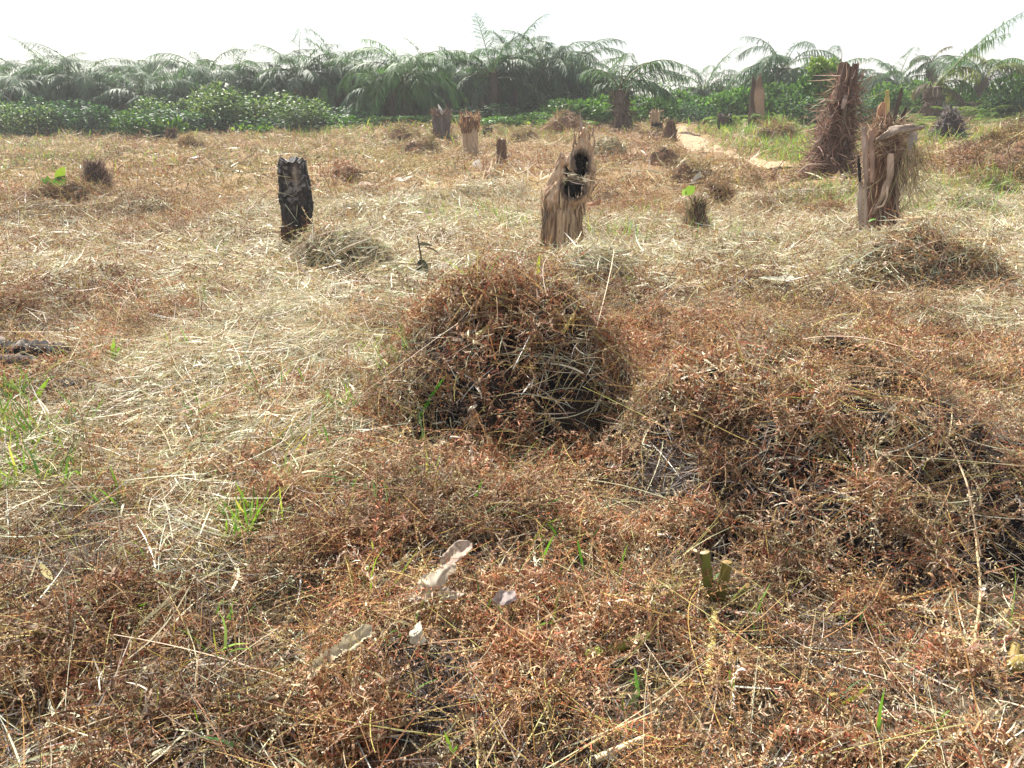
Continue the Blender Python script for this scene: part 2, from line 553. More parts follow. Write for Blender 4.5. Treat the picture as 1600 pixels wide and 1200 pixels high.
def ferns(geo, P, T, N, L, W, npair, lw, leafcol, stemcol, curl, lseg=2, stem_w=.0035, curls=(.6, 3.4), m=0):
    """dead, shrivelled fronds: a thin stem with curled leaflets down both sides"""
    n = len(P)
    if n == 0:
        return
    L = arr(L, n); W = arr(W, n)
    sway = rng.normal(0, .15, n)
    ribbon(geo, P, T, N, L, stem_w, max(3, npair // 2), curl, stemcol, sway, ([0, 1], [1, .4]), m=m)
    pts, tg, B = curve(P, T, N, L, npair, curl, sway)
    s = (np.arange(1, npair + 1) - .3) / npair
    for sd in (-1, 1):
        b = pts[:, 1:] - tg[:, 1:] * (rng.random((n, npair, 1)) * .5 * (L / npair)[:, None, None])
        d = unit(sd * B[:, None] * .9 + tg[:, 1:] * .55 + .45 * rng.normal(size=(n, npair, 3)))
        ln = (W[:, None] * .5 * np.interp(s, [0, .25, 1], [.75, 1, .3])[None]) * rng.uniform(.55, 1.25, (n, npair))
        d = d.reshape(-1, 3)
        U = unit(np.repeat(N, npair, 0) + .8 * rng.normal(size=(n * npair, 3)))
        Nn = frame(d, U)
        c = rng.uniform(*curls, n * npair) * rng.choice([-1, 1], n * npair)
        lc = np.repeat(leafcol, npair, 0)
        ribbon(geo, b.reshape(-1, 3), d, Nn, ln.ravel(), np.repeat(arr(lw, n), npair) * rng.uniform(.6, 1.3, n * npair), lseg, c, jit(lc, .25), m=m)


def crumbs(geo, P, Nrm, size, width, col, seg=2, flat=.55, m=0):
    n = len(P)
    if n == 0:
        return
    T = rdir(n)
    T = unit(T - Nrm * (T * Nrm).sum(-1, keepdims=True) * flat)
    N = frame(T, unit(Nrm + .7 * rng.normal(size=(n, 3))))
    ribbon(geo, P, T, N, size * rng.uniform(.5, 1.5, n), width * rng.uniform(.6, 1.4, n), seg, rng.uniform(.4, 4.2, n) * rng.choice([-1, 1], n), col, rng.normal(0, .25, n), m=m)


def straws(geo, P, Nrm, ang, L, W, col, seg=4, tilt=.12, curl=.5, spread=.7, m=0, arch=True):
    n = len(P)
    if n == 0:
        return
    a = ang + rng.normal(0, spread, n)
    T = np.stack([np.cos(a), np.sin(a), rng.normal(.0, tilt, n)], -1)
    T = unit(T - Nrm * (T * Nrm).sum(-1, keepdims=True) * .85 + Nrm * np.abs(rng.normal(0, tilt, n))[:, None])
    N = frame(T, -Nrm, rng.normal(0, .8, n))
    kink = np.abs(rng.normal(0, curl * 1.5, n)) * rng.choice([1, 1, 1, -.6], n)
    ribbon(geo, P - T * (np.asarray(L) * .5)[:, None] * 0.6, T, N, L, W, seg, kink, col, rng.normal(0, .24, n), m=m)


def litter_at(x, y, sv, lod, geo_of, dens_void=.0, voidmask=None):
    """scatter every kind of dead matter on the points x,y.  geo_of: a function (kind) -> Geo"""
    z, n = surf(x, y)
    return z, n


BANDS = [
    # y0, y1, halfwidth(y0), halfwidth(y1)
    (.75, 3.1), (3.1, 6.4), (6.4, 14.5), (14.5, 52.0),
]


def band_points(b, per_m2, half=lambda y: .86 * (y + .35) + .55):
    y0, y1 = BANDS[b]
    A = (y1 - y0) * (half(y0) + half(y1))
    n = int(A * per_m2)
    # rejection in a trapezium
    y = rng.uniform(y0, y1, int(n * 1.6)); x = rng.uniform(-1, 1, len(y)) * half(y1)
    k = np.abs(x) < half(y)
    x, y = x[k][:n], y[k][:n]
    return x, y


GEOS = {}


def geo_for(own, kind):
    k = (own, kind)
    if k not in GEOS:
        GEOS[k] = Geo()
    return GEOS[k]


def tuft(x, y):
    return fbm(x / .17, y / .17, seed=63, octv=2)


def split_by_owner(x, y):
    own = owner(x, y)
    for i in np.unique(own):
        yield int(i), np.nonzero(own == i)[0]


def prep(b, per_m2):
    """points of a band with what grows there; bare path and charred voids thinned out"""
    x, y = band_points(b, per_m2)
    sv = survey(x, y)
    own = owner(x, y)
    for i, m in enumerate(MOUNDS):
        k = own == i
        if not k.any():
            continue
        base = dict(fern=.06, straw=.95, burnt=.25)[m['kind']]
        sv[k, 0] = np.clip(m.get('straw', base) + .3 * (fbm(x[k] / .3, y[k] / .3, seed=77) - .5), 0, 1)
        sv[k, 1] = np.clip(m.get('red', .5) + .9 * (fbm(x[k] / .35, y[k] / .35, seed=78) - .5), 0, 1)
        sv[k, 2] = np.clip(m.get('grey', .25) + .9 * (fbm(x[k] / .3, y[k] / .3, seed=79) - .5), 0, 1)
    pd = path_dist(x, y)
    keep = rng.random(len(x)) < sstep(.5, 1.15, pd + .5 * (vn(x / .6, y / .6, seed=4) - .5)) * .97 + .03
    vd = fbm(x / .34, y / .34, seed=55)                      # gaps through to burnt soil
    thr = np.full(len(x), .31)
    for i, m in enumerate(MOUNDS):
        k = own == i
        thr[k] = m.get('voids', .40 if m['kind'] != 'burnt' else .52)
    front = sstep(thr - .05, thr + .05, vd)
    lim = .20 + .80 * front
    for i, m in enumerate(MOUNDS):
        for (hx, hy, ha, hb) in m.get('hollows', ()):
            d_ = ((x - hx) / ha) ** 2 + ((y - hy) / hb) ** 2 + 1.2 * (vn(x / .09, y / .09, seed=88) - .5)
            lim = np.where(own == i, lim * (.26 + .74 * sstep(.5, 1.3, d_)), lim)
    lim = np.where(sv[:, 0] > .5, np.maximum(lim, .75), lim)
    if b < 2:
        tf = tuft(x, y)
        lim = lim * np.where(sv[:, 0] > .5, 1, .14 + .86 * sstep(.33, .54, tf))
    keep &= rng.random(len(x)) < lim
    x, y, sv, own = x[keep], y[keep], sv[keep], own[keep]
    z, n = surf(x, y)
    # steep slopes have more surface per plan area
    rep = np.clip(1 / np.maximum(n[:, 2], .25), 1, 3.2) + 3.0 * ((own >= 0) & (b > 1))
    cnt = np.floor(rep - 1 + rng.random(len(x))).astype(int)
    if cnt.any():
        j = np.repeat(np.arange(len(x)), cnt)
        e = .02 * (1 + b)
        x2 = x[j] + rng.normal(0, e, len(j)); y2 = y[j] + rng.normal(0, e, len(j))
        z2, n2 = surf(x2, y2)
        x = np.concatenate([x, x2]); y = np.concatenate([y, y2]); z = np.concatenate([z, z2]); n = np.concatenate([n, n2])
        sv = np.concatenate([sv, sv[j]]); own = np.concatenate([own, own[j]])
    return x, y, z, n, sv, own


def fern_colour(sv):
    n = len(sv)
    u = rng.random(n)
    c = pal(FERN_B, n)
    k = u < sv[:, 1] * .46
    c[k] = pal(FERN_R, int(k.sum()))
    u2 = rng.random(n)
    k = u2 < sv[:, 2] * .62
    c[k] = pal(FERN_G, int(k.sum()))
    return c


def decay(x, y):
    """older, blacker litter lies in patches"""
    d = np.hypot(x, y)
    sc = np.where(d < 6.4, .45, np.where(d < 14, .8, 1.5))
    f = fbm(x / sc, y / sc, seed=131, octv=3)
    return ((.46 + .62 * sstep(.32, .60, f)) * np.where(d < 6.4, 1.0, .76))[:, None]


def olive(c, x, y):
    d = np.hypot(x, y)
    w = (sstep(12, 20, d) * .45 * sstep(.42, .62, fbm(x / 2.2, y / 2.6, seed=141)))[:, None]
    return c * (1 - w) + np.array([.34, .32, .12]) * w


def each(own):
    for i in np.unique(own):
        yield int(i), own == i


Q = 1.0   # density of litter

#  band:        0      1      2      3
CR_N = [19000, 10500, 2700, 400]
CR_S = [.027, .03, .042, .085]
CR_W = [.0035, .0052, .009, .017]
FE_N = [1500, 760, 110, 7]
ST_N = [3300, 4200, 1050, 55]
UP_N = [210, 190, 45, 4]

for b in range(4):
    # loose curled leaflets
    x, y, z, n, sv, own = prep(b, CR_N[b] * Q)
    k = rng.random(len(x)) > sv[:, 0] * .84
    x, y, z, n, sv, own = x[k], y[k], z[k], n[k], sv[k], own[k]
    lift = np.abs(rng.normal(0, 1, len(x))) * [.014, .018, .04, .06][b] + rng.random(len(x)) * [.11, .11, .11, .12][b] * sstep(.38, .72, tuft(x, y))
    P = np.stack([x, y, z], -1) + n * lift[:, None]
    c = olive(fern_colour(sv) * decay(x, y), x, y)
    for i, kk in each(own):
        f_ = .55 + 1.5 * sstep(.36, .68, fbm(x[kk] / .5, y[kk] / .5, seed=151, octv=2)) * (1 if b < 2 else .5)
        crumbs(geo_for(i, 'fern'), P[kk], n[kk], CR_S[b] * f_, CR_W[b] * f_ ** .7, c[kk], seg=[3, 2, 2, 2][b])
    # whole shrivelled fronds
    x, y, z, n, sv, own = prep(b, FE_N[b] * Q)
    k = rng.random(len(x)) > sv[:, 0] * .85
    x, y, z, n, sv, own = x[k], y[k], z[k], n[k], sv[k], own[k]
    N_ = len(x)
    P = np.stack([x, y, z], -1) + n * (np.abs(rng.normal(0, .02, N_)) * (1 + .6 * b) + .12 * rng.random(N_) * sstep(.38, .72, tuft(x, y)))[:, None]
    T = rdir(N_)
    T = unit(T - n * (T * n).sum(-1, keepdims=True) * .8 + n * .22)
    steep = (n[:, 2] < .8)
    T[steep] = unit(T[steep] + np.array([0, 0, -.7]))
    Nn = frame(T, unit(-n + .5 * rng.normal(size=(N_, 3))))
    c = olive(fern_colour(sv) * decay(x, y), x, y)
    L = rng.uniform(.12, .32, N_) * [1, 1.1, 1.5, 2.6][b]
    Wd = L * rng.uniform(.14, .26, N_)
    stc = pal(STEM_C, N_)
    for i, kk in each(own):
        ferns(geo_for(i, 'fern'), P[kk], T[kk], Nn[kk], L[kk], Wd[kk], [14, 11, 8, 6][b], [.0045, .006, .013, .035][b], c[kk], stc[kk],
              rng.uniform(-.4, 1.8, int(kk.sum())), lseg=[2, 2, 1, 1][b], stem_w=[.003, .0038, .007, .02][b])
    # straw
    x, y, z, n, sv, own = prep(b, ST_N[b] * Q)
    k = rng.random(len(x)) < .15 + .85 * sv[:, 0] ** 1.2
    x, y, z, n, sv, own = x[k], y[k], z[k], n[k], sv[k], own[k]
    N_ = len(x)
    ang = 2 * PI * fbm(x / 1.1, y / 1.1, seed=91, octv=2) * 1.6
    L = rng.uniform(.07, .38, N_) * [1, 1, 1.05, 1.7][b]
    Wd = rng.uniform(.0022, .0058, N_) * [1, 1.15, 2.0, 6.2][b]
    L = np.where((own >= 0) & (y > 8), L * .55, L)
    wide = rng.random(N_) < .11
    Wd[wide] *= 2.2; L[wide] *= .6
    lift = np.abs(rng.normal(0, 1, N_)) * (.012 + .045 * sv[:, 0])
    P = np.stack([x, y, z], -1) + n * lift[:, None]
    c = pal(STRAW_C, N_, w=STRAW_W)
    for i, kk in each(own):
        straws(geo_for(i, 'straw'), P[kk], n[kk], ang[kk], L[kk], Wd[kk], c[kk], seg=[5, 5, 4, 3][b], tilt=[.16, .2, .24, .25][b], spread=1.0)
    # thin standing and leaning stems
    x, y, z, n, sv, own = prep(b, UP_N[b] * Q)
    N_ = len(x)
    T = unit(np.stack([rng.normal(0, .45, N_), rng.normal(0, .45, N_), np.ones(N_) * .9], -1))
    lay = rng.random(N_) < .55
    T[lay] = unit(T[lay] * np.array([2.2, 2.2, .25]))
    Nn = frame(T, rdir(N_))
    c = pal(STEM_C, N_)
    L = rng.uniform(.08, .28, N_) * [1, 1, 1.1, 1.6][b]
    L[lay] *= 1.9
    P = np.stack([x, y, z], -1) + n * .01
    for i, kk in each(own):
        ribbon(geo_for(i, 'fern'), P[kk], T[kk], Nn[kk], L[kk], rng.uniform(.0022, .0042, int(kk.sum())) * [1, 1.1, 1.8, 5][b], 4,
               rng.normal(0, .5, int(kk.sum())), c[kk], prof=([0, 1], [1, .5]))

# larger shrivelled fronds rolled into curls, mostly where the litter is grey-tan
for b in (0, 1):
    x, y, z, n, sv, own = prep(b, [170, 130][b])
    k = rng.random(len(x)) < (.25 + .9 * sv[:, 2]) * (1 - .8 * sv[:, 0])
    x, y, z, n, sv, own = x[k], y[k], z[k], n[k], sv[k], own[k]
    N_ = len(x)
    P = np.stack([x, y, z], -1) + n * (.03 + .06 * rng.random(N_))[:, None]
    T = rdir(N_)
    T = unit(T - n * (T * n).sum(-1, keepdims=True) * .6 + n * .35)
    Nn = frame(T, unit(-n + .6 * rng.normal(size=(N_, 3))))
    c = pal(FERN_G + FERN_B[:2], N_)
    L = rng.uniform(.10, .26, N_)
    stc = pal([(.46, .36, .22), (.36, .25, .14)], N_)
    for i, kk in each(own):
        ferns(geo_for(i, 'fern'), P[kk], T[kk], Nn[kk], L[kk], L[kk] * rng.uniform(.14, .22, int(kk.sum())), 20, .006, c[kk], stc[kk],
              rng.uniform(1.2, 5.0, int(kk.sum())), lseg=2, stem_w=.004, curls=(1.0, 4.0))

# long wiry stems trailing over everything
for b in (0, 1, 2):
    x, y, z, n, sv, own = prep(b, [42, 36, 9][b])
    k = rng.random(len(x)) > .6 * sv[:, 0]
    x, y, z, n, own = x[k], y[k], z[k], n[k], own[k]
    N_ = len(x)
    P = np.stack([x, y, z], -1) + n * (.03 + .06 * rng.random(N_))[:, None]
    T = rdir(N_)
    T = unit(T - n * (T * n).sum(-1, keepdims=True) * .92 + n * .16)
    c = pal([(.50, .40, .22), (.46, .37, .12), (.40, .24, .11), (.58, .48, .32), (.33, .17, .09)], N_)
    for i, kk in each(own):
        nk = int(kk.sum())
        ribbon(geo_for(i, 'fern'), P[kk], T[kk], frame(T[kk], -n[kk], rng.normal(0, .5, nk)), rng.uniform(.2, .75, nk), rng.uniform(.0022, .0042, nk) * [1, 1.15, 1.7][b], 8,
               rng.uniform(.1, 1.5, nk), c[kk], rng.normal(0, .3, nk), prof=([0, 1], [1, .6]))

# bare grey twigs over the charred gaps
for b in (0, 1):
    x, y = band_points(b, [1500, 1000][b])
    vd = fbm(x / .34, y / .34, seed=55)
    k = vd < .5
    x, y = x[k], y[k]
    own = owner(x, y)
    z, n = surf(x, y)
    N_ = len(x)
    T = unit(rdir(N_) * np.array([1, 1, .5]))
    P = np.stack([x, y, z], -1) + n * .012
    c = pal([(.16, .14, .13), (.10, .07, .06), (.24, .21, .19), (.05, .04, .04)], N_)
    for i, kk in each(own):
        ribbon(geo_for(i, 'fern'), P[kk], T[kk], frame(T[kk], n[kk]), rng.uniform(.06, .22, int(kk.sum())), rng.uniform(.0018, .0032, int(kk.sum())), 3,
               rng.normal(0, .6, int(kk.sum())), c[kk])

# green grass tufts: (px, py, spread px, blades, length m)
GRASS = [(20, 700, 70, 150, .22), (60, 760, 60, 90, .2), (20, 640, 40, 50, .2), (390, 820, 40, 55, .16), (330, 700, 60, 22, .14), (540, 650, 45, 30, .18), (480, 690, 60, 22, .15),
         (170, 560, 60, 18, .18), (860, 850, 60, 16, .12), (690, 590, 70, 18, .16), (520, 400, 60, 30, .2), (300, 590, 90, 16, .16), (620, 640, 30, 20, .2),
         (735, 340, 90, 130, .26), (660, 330, 80, 60, .24), (800, 360, 50, 60, .24), (960, 375, 60, 120, .26), (1010, 330, 60, 50, .22), (900, 340, 40, 30, .25), (1130, 370, 80, 60, .25),
         (1310, 320, 60, 230, .34), (1270, 320, 50, 80, .28), (1450, 300, 90, 260, .34), (1560, 310, 80, 260, .36), (1500, 330, 120, 160, .3), (1420, 340, 80, 160, .3), (1580, 340, 60, 60, .3),
         (1190, 232, 70, 420, .42), (1240, 245, 80, 420, .42), (1300, 255, 70, 240, .42), (1110, 206, 60, 200, .45), (1160, 212, 60, 300, .45), (1350, 240, 60, 260, .5), (1230, 225, 60, 300, .5),
         (1450, 225, 80, 300, .5), (1540, 220, 90, 340, .5), (1600, 225, 60, 200, .5), (1400, 225, 50, 200, .5),
         (40, 262, 80, 160, .3), (150, 250, 120, 120, .3), (40, 235, 90, 200, .35), (220, 262, 70, 70, .3), (560, 250, 120, 100, .3), (330, 250, 120, 90, .3), (520, 300, 60, 40, .25), (90, 300, 60, 60, .25),
         (820, 215, 60, 120, .4), (700, 210, 120, 160, .4), (450, 212, 140, 260, .45), (960, 210, 60, 60, .4), (230, 216, 160, 200, .4), (60, 218, 100, 100, .4), (600, 205, 120, 240, .45)]
r9 = np.random.default_rng(99)
for k in range(90):
    px, py = r9.uniform(-40, 1640), 330 + 850 * r9.random() ** 1.3
    GRASS.append((px, py, r9.uniform(8, 40), int(r9.integers(1, 6)), r9.uniform(.08, .2)))
for k in range(60):
    px, py = r9.uniform(-20, 760), r9.uniform(360, 820)
    GRASS.append((px, py, r9.uniform(10, 45), int(r9.integers(2, 9)), r9.uniform(.10, .22)))
G = Geo()
for (px, py, sp, nb, ln) in GRASS:
    c0 = ground(px, py); D = depth_of(c0)
    s_ = sp * D / FPX
    N_ = nb
    x = c0[0] + rng.normal(0, s_ * .55, N_); y = c0[1] + rng.normal(0, s_ * .55 * (1.0 if D < 12 else 1.6), N_)
    y = np.maximum(y, .9)
    z = height(x, y)
    T = unit(np.stack([rng.normal(0, .42, N_), rng.normal(0, .42, N_), np.ones(N_)], -1))
    Nn = frame(T, unit(np.stack([rng.normal(0, 1, N_), rng.normal(0, 1, N_), -np.ones(N_) * .4], -1)))
    wd = np.clip(.0045 + rng.random(N_) * .007, D * .0007, None)
    c = pal(GREEN_C + [(.42, .42, .12)], N_)
    ribbon(G, np.stack([x, y, z], -1), T, Nn, ln * rng.uniform(.5, 1.3, N_), wd, 4, rng.uniform(.2, 1.5, N_), c)
o = G.build('green_grass', M_GREEN)
tag(o, 'sparse green grass blades sprouting through the dead litter', 'grass', kind='stuff')

# pale dry broad leaves lying about the field
G = Geo()
for b, per in ((0, 5), (1, 7), (2, 5.0), (3, .55)):
    x, y, z, n, sv, own = prep(b, per)
    N_ = len(x)
    P = np.stack([x, y, z], -1) + n * .03
    T = rdir(N_); T = unit(T - n * (T * n).sum(-1, keepdims=True) * .8)
    sz = rng.uniform(.05, .15, N_) * [.6, .8, 1.1, 1.9][b]
    c = pal([(.58, .48, .34), (.66, .58, .44), (.45, .33, .20), (.36, .22, .12), (.50, .44, .22)], N_)
    ribbon(G, P, T, frame(T, n, rng.normal(0, .5, N_)), sz, sz * rng.uniform(.25, .5, N_), 4, rng.normal(0, 1.2, N_), c, prof=([0, .2, .5, .8, 1], [.15, .8, 1, .6, .05]))
o = G.build('dry_leaves', M_CREAM)
tag(o, 'pale dry fallen leaves scattered over the cut field', 'dry leaves', kind='stuff')

# ------------------------------------------------------------------ open-ground litter becomes the field's "stuff"; mounds keep their own
MATS = {'fern': M_LITTER, 'straw': M_STRAW}
for (i, kind), g in list(GEOS.items()):
    if i == -1:
        o = g.build('fern_litter' if kind == 'fern' else 'straw_litter', MATS[kind])
        tag(o, 'shrivelled red-brown fern litter covering the cleared ground' if kind == 'fern' else 'bleached cut grass lying flat over the field',
            'litter', kind='stuff')
for i, m in enumerate(MOUNDS):
    cx, cy = m['c']
    nr, na = (44, 96) if m['D'] < 5 else (18, 40)
    rr = np.linspace(0, 1.34, nr)[:, None]; th = np.linspace(0, 2 * PI, na, endpoint=False)[None]
    X = cx + rr * np.cos(th) * m['rx']
    Y = cy + rr * np.sin(th) * np.where(np.sin(th) < 0, m['rf'], m['rb'])
    X, Y = X.ravel(), Y.ravel()
    hh, r = mound_h(m, X, Y)
    Z = H(X, Y) + hh * (.97 if m['D'] < 8 else .86) - .012 - .07 * (hh < .004)
    k = np.arange(nr - 1)[:, None] * na; j = np.arange(na)[None]; j2 = (j + 1) % na
    Qd = np.stack([k + j, k + j2, k + na + j2, k + na + j], -1).reshape(-1, 4)
    nz = fbm(X / .2, Y / .2, seed=8)[:, None]
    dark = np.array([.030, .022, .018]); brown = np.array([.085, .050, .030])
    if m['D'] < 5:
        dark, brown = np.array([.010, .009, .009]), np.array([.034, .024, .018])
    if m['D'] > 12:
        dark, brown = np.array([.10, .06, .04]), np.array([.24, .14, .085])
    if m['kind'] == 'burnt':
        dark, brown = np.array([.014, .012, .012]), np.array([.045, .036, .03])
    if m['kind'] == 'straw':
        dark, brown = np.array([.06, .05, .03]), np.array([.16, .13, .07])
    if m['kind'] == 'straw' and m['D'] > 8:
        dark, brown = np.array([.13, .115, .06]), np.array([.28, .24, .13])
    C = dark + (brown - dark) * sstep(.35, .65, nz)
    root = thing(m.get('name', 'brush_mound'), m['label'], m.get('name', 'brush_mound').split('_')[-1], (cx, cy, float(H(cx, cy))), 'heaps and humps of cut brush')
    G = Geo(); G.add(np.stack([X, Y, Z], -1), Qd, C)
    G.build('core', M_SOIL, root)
    if (i, 'fern') in GEOS:
        GEOS[(i, 'fern')].build('fern_cover', M_LITTER, root)['kind'] = 'stuff'
    if (i, 'straw') in GEOS:
        GEOS[(i, 'straw')].build('straw_cover', M_STRAW, root)['kind'] = 'stuff'
GEOS.clear()

# the ground: one sheet out to the horizon
ys = np.concatenate([[-6, -3, -1, -.2], np.geomspace(.35, 260, 330)])
xs = np.linspace(-1, 1, 241)
Yg = np.repeat(ys[:, None], len(xs), 1)
Xg = xs[None] * (2.6 + np.abs(ys[:, None]) * 1.15)
Xg, Yg = Xg.ravel(), Yg.ravel()
Zg = H(Xg, Yg)
sv = survey(Xg, np.maximum(Yg, .6))
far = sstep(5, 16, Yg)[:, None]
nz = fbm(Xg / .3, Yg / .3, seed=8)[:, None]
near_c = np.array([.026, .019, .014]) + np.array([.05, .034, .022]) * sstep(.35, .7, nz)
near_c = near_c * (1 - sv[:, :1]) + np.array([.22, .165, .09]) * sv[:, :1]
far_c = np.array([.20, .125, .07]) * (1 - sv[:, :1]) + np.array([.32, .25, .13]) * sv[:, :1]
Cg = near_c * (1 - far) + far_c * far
i = np.arange(len(ys) - 1)[:, None] * len(xs); j = np.arange(len(xs) - 1)[None]
Qg = np.stack([i + j, i + j + 1, i + len(xs) + j + 1, i + len(xs) + j], -1)
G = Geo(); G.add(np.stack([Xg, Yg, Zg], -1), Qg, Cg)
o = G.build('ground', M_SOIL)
o['kind'] = 'structure'

# path strip
G = Geo()
seg = []
for a, b in zip(PATH[:-1], PATH[1:]):
    for t in np.linspace(0, 1, 9)[:-1]:
        seg.append(a * (1 - t) + b * t)
seg = np.array(seg + [PATH[-1]])
tg = unit(np.gradient(seg[:, :2], axis=0)); nrm = np.stack([-tg[:, 1], tg[:, 0]], -1)
wd = .40 + .25 * (vn(np.arange(len(seg)) * .35, 0 * np.arange(len(seg)), seed=6) - .5)
cols = np.linspace(-1, 1, 9)
PX = seg[:, None, :2] + nrm[:, None] * (cols[None, :, None] * wd[:, None, None])
PZ = H(PX[..., 0], PX[..., 1]) + .06 - .08 * np.abs(cols)[None] ** 3
V = np.concatenate([PX, PZ[..., None]], -1)
i = np.arange(len(seg) - 1)[:, None] * 9; j = np.arange(8)[None]
G.add(V, np.stack([i + j, i + j + 1, i + 10 + j, i + 9 + j], -1), np.array([.36, .265, .17]))
o = G.build('path', M_SAND)
o['kind'] = 'structure'


# ================================================================== stumps
def shell(geo, base, fr, fz, nth, nz, colf, disp=None, hole=None, m=0, cap=None):
    """upright hollow or solid trunk: fr(th, t) -> (x, y) offsets, fz(th, t) -> z, all about base"""
    th = np.linspace(0, 2 * PI, nth, endpoint=False)[None] * np.ones((nz, 1))
    t = np.linspace(0, 1, nz)[:, None] * np.ones((1, nth))
    X, Y = fr(th, t); Z = fz(th, t)
    if disp is not None:
        d = disp(th, t, X, Y, Z)
        cx, cy = X.mean(1, keepdims=True), Y.mean(1, keepdims=True)
        r = np.hypot(X - cx, Y - cy) + 1e-6
        X = X + (X - cx) / r * d; Y = Y + (Y - cy) / r * d
    V = np.stack([X + base[0], Y + base[1], Z + base[2]], -1)
    C = colf(th, t, X, Y, Z)
    i = np.arange(nz - 1)[:, None] * nth; j = np.arange(nth)[None]; j2 = (j + 1) % nth
    Qd = np.stack([i + j, i + j2, i + nth + j2, i + nth + j], -1).reshape(-1, 4)
    if hole is not None:
        Vm = V.reshape(-1, 3)[Qd].mean(1) - np.asarray(base)
        Qd = Qd[~hole(Vm[:, 0], Vm[:, 1], Vm[:, 2])]
    geo.add(V.reshape(-1, 3), Qd, C.reshape(-1, 3), m)
    if cap is not None:
        c = V[-1].mean(0) - np.array([0, 0, cap])
        mid = V[-1] * .5 + c * .5; mid[:, 2] -= cap * .6
        Vc = np.concatenate([V[-1], mid, c[None]])
        jj = np.arange(nth)
        Q1 = np.stack([jj, (jj + 1) % nth, nth + (jj + 1) % nth, nth + jj], -1)
        Q2 = np.stack([nth + jj, nth + (jj + 1) % nth, np.full(nth, 2 * nth), np.full(nth, 2 * nth)], -1)
        geo.add(Vc, np.concatenate([Q1, Q2]), np.concatenate([C[-1] * .8, C[-1] * .6, C[-1][:1] * .5]), m)
    return V


def ring_noise(th, z, f, fz, seed, octv=3):
    return fbm(np.cos(th) * f + 9, np.sin(th) * f + 9, z * fz, seed, octv)


def wood_cols(cols, th, z, f=3.0, fz=1.5, seed=0):
    cols = np.asarray(cols, float)
    n = np.clip((ring_noise(th, z, f, fz, seed, 4) - .25) / .5, 0, .999) * (len(cols) - 1)
    i = n.astype(int); w = (n - i)[..., None]
    return cols[i] * (1 - w) + cols[i + 1] * w


def local_ribbons(geo, P, T, L, W, col, curl=.4, seg=4, sway=.1, prof=None, U=None):
    n = len(P)
    N = frame(T, rdir(n) if U is None else U)
    ribbon(geo, P, T, N, L, W, seg, rng.normal(0, curl, n), col, rng.normal(0, sway, n), prof)


STUMPS = 'stumps standing in the cleared field'

# --- B: hollow tan stump
p = ground(877, 391); p[2] = gz(p[0], p[1]) - .03
u = depth_of(p) / FPX
root = thing('hollow_stump', 'hollow tan tree stump with two blackened holes and a splintered spike, in mid-field', 'stump', p, STUMPS)
PZ = np.array([0, .10, .30, .50, .60, .72, .86, 1.0, 1.15, 1.35, 1.7])
PL = np.array([-.260, -.245, -.230, -.232, -.240, -.215, -.150, -.085, -.060, -.03, .02])   # left edge
PR = np.array([.270, .235, .225, .240, .285, .345, .365, .365, .335, .320, .300])            # right edge


def frB(th, t):
    z = topB(th) * t
    l, r = np.interp(z, PZ, PL), np.interp(z, PZ, PR)
    c, h = (l + r) / 2, (r - l) / 2
    k = 1 + .22 * (vn(np.cos(th) * 2.2 + 4, np.sin(th) * 2.2, z * .5, seed=70) - .5) * sstep(.7, .4, z)
    return c + h * np.cos(th), h * .86 * np.sin(th) * k


def topB(th):
    x = np.cos(th)
    base_ = np.interp(x, [-1, -.55, -.42, -.1, .15, .32, .55, .8, 1], [1.10, 1.13, 1.16, 1.24, 1.36, 1.40, 1.36, 1.28, 1.16])
    j = .10 * (vn(th * 5.1, th * 0, seed=71) - .5) + .05 * (vn(th * 17, th * 0, seed=72) - .5)
    back = sstep(.1, .8, np.sin(th)) * .20
    return base_ + j - back


def holeB(x, y, z):
    a = (fbm(x * 16, z * 16, seed=73, octv=2) - .5) * 1.5
    f = y < .02
    h1 = ((x - .192) / .092) ** 2 + ((z - 1.03) / .128) ** 2 < 1 + a
    h2 = ((x - .112) / .125) ** 2 + ((z - .76 + .15 * (x - .11)) / .108) ** 2 < 1 + a
    h3 = ((x - .035) / .052) ** 2 + ((z - .96) / .078) ** 2 < 1 + a
    hb = (y > .02) & (((x - .03) / .10) ** 2 + ((z - 1.03) / .15) ** 2 < 1 + a)
    return (f & (h1 | h2 | h3)) | hb


def colB(th, t, X, Y, Z):
    c = wood_cols([(.20, .115, .07), (.46, .31, .20), (.60, .44, .30), (.50, .30, .18), (.64, .49, .35), (.24, .15, .095), (.52, .36, .24)], th, Z, 3.4, 5.5, 74)
    e1 = np.minimum(((X - .192) / .105) ** 2 + ((Z - 1.03) / .15) ** 2, ((X - .112) / .14) ** 2 + ((Z - .76) / .125) ** 2)
    e = ((sstep(1.75, 1.0, e1 + .8 * (fbm(X * 18, Z * 18, seed=173) - .5)) * (Y < .05)))[..., None] * .8
    c = c * (1 - e) + np.array([.05, .04, .036]) * e
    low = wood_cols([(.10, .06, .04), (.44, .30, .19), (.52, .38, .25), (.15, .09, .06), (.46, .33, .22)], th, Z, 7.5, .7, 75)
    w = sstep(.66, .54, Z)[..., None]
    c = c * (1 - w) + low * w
    left = (sstep(-.7, -.95, np.cos(th)) * sstep(.62, .5, Z))[..., None] * .75      # darker strip low down the left
    return c * (1 - left) + np.array([.055, .045, .042]) * left


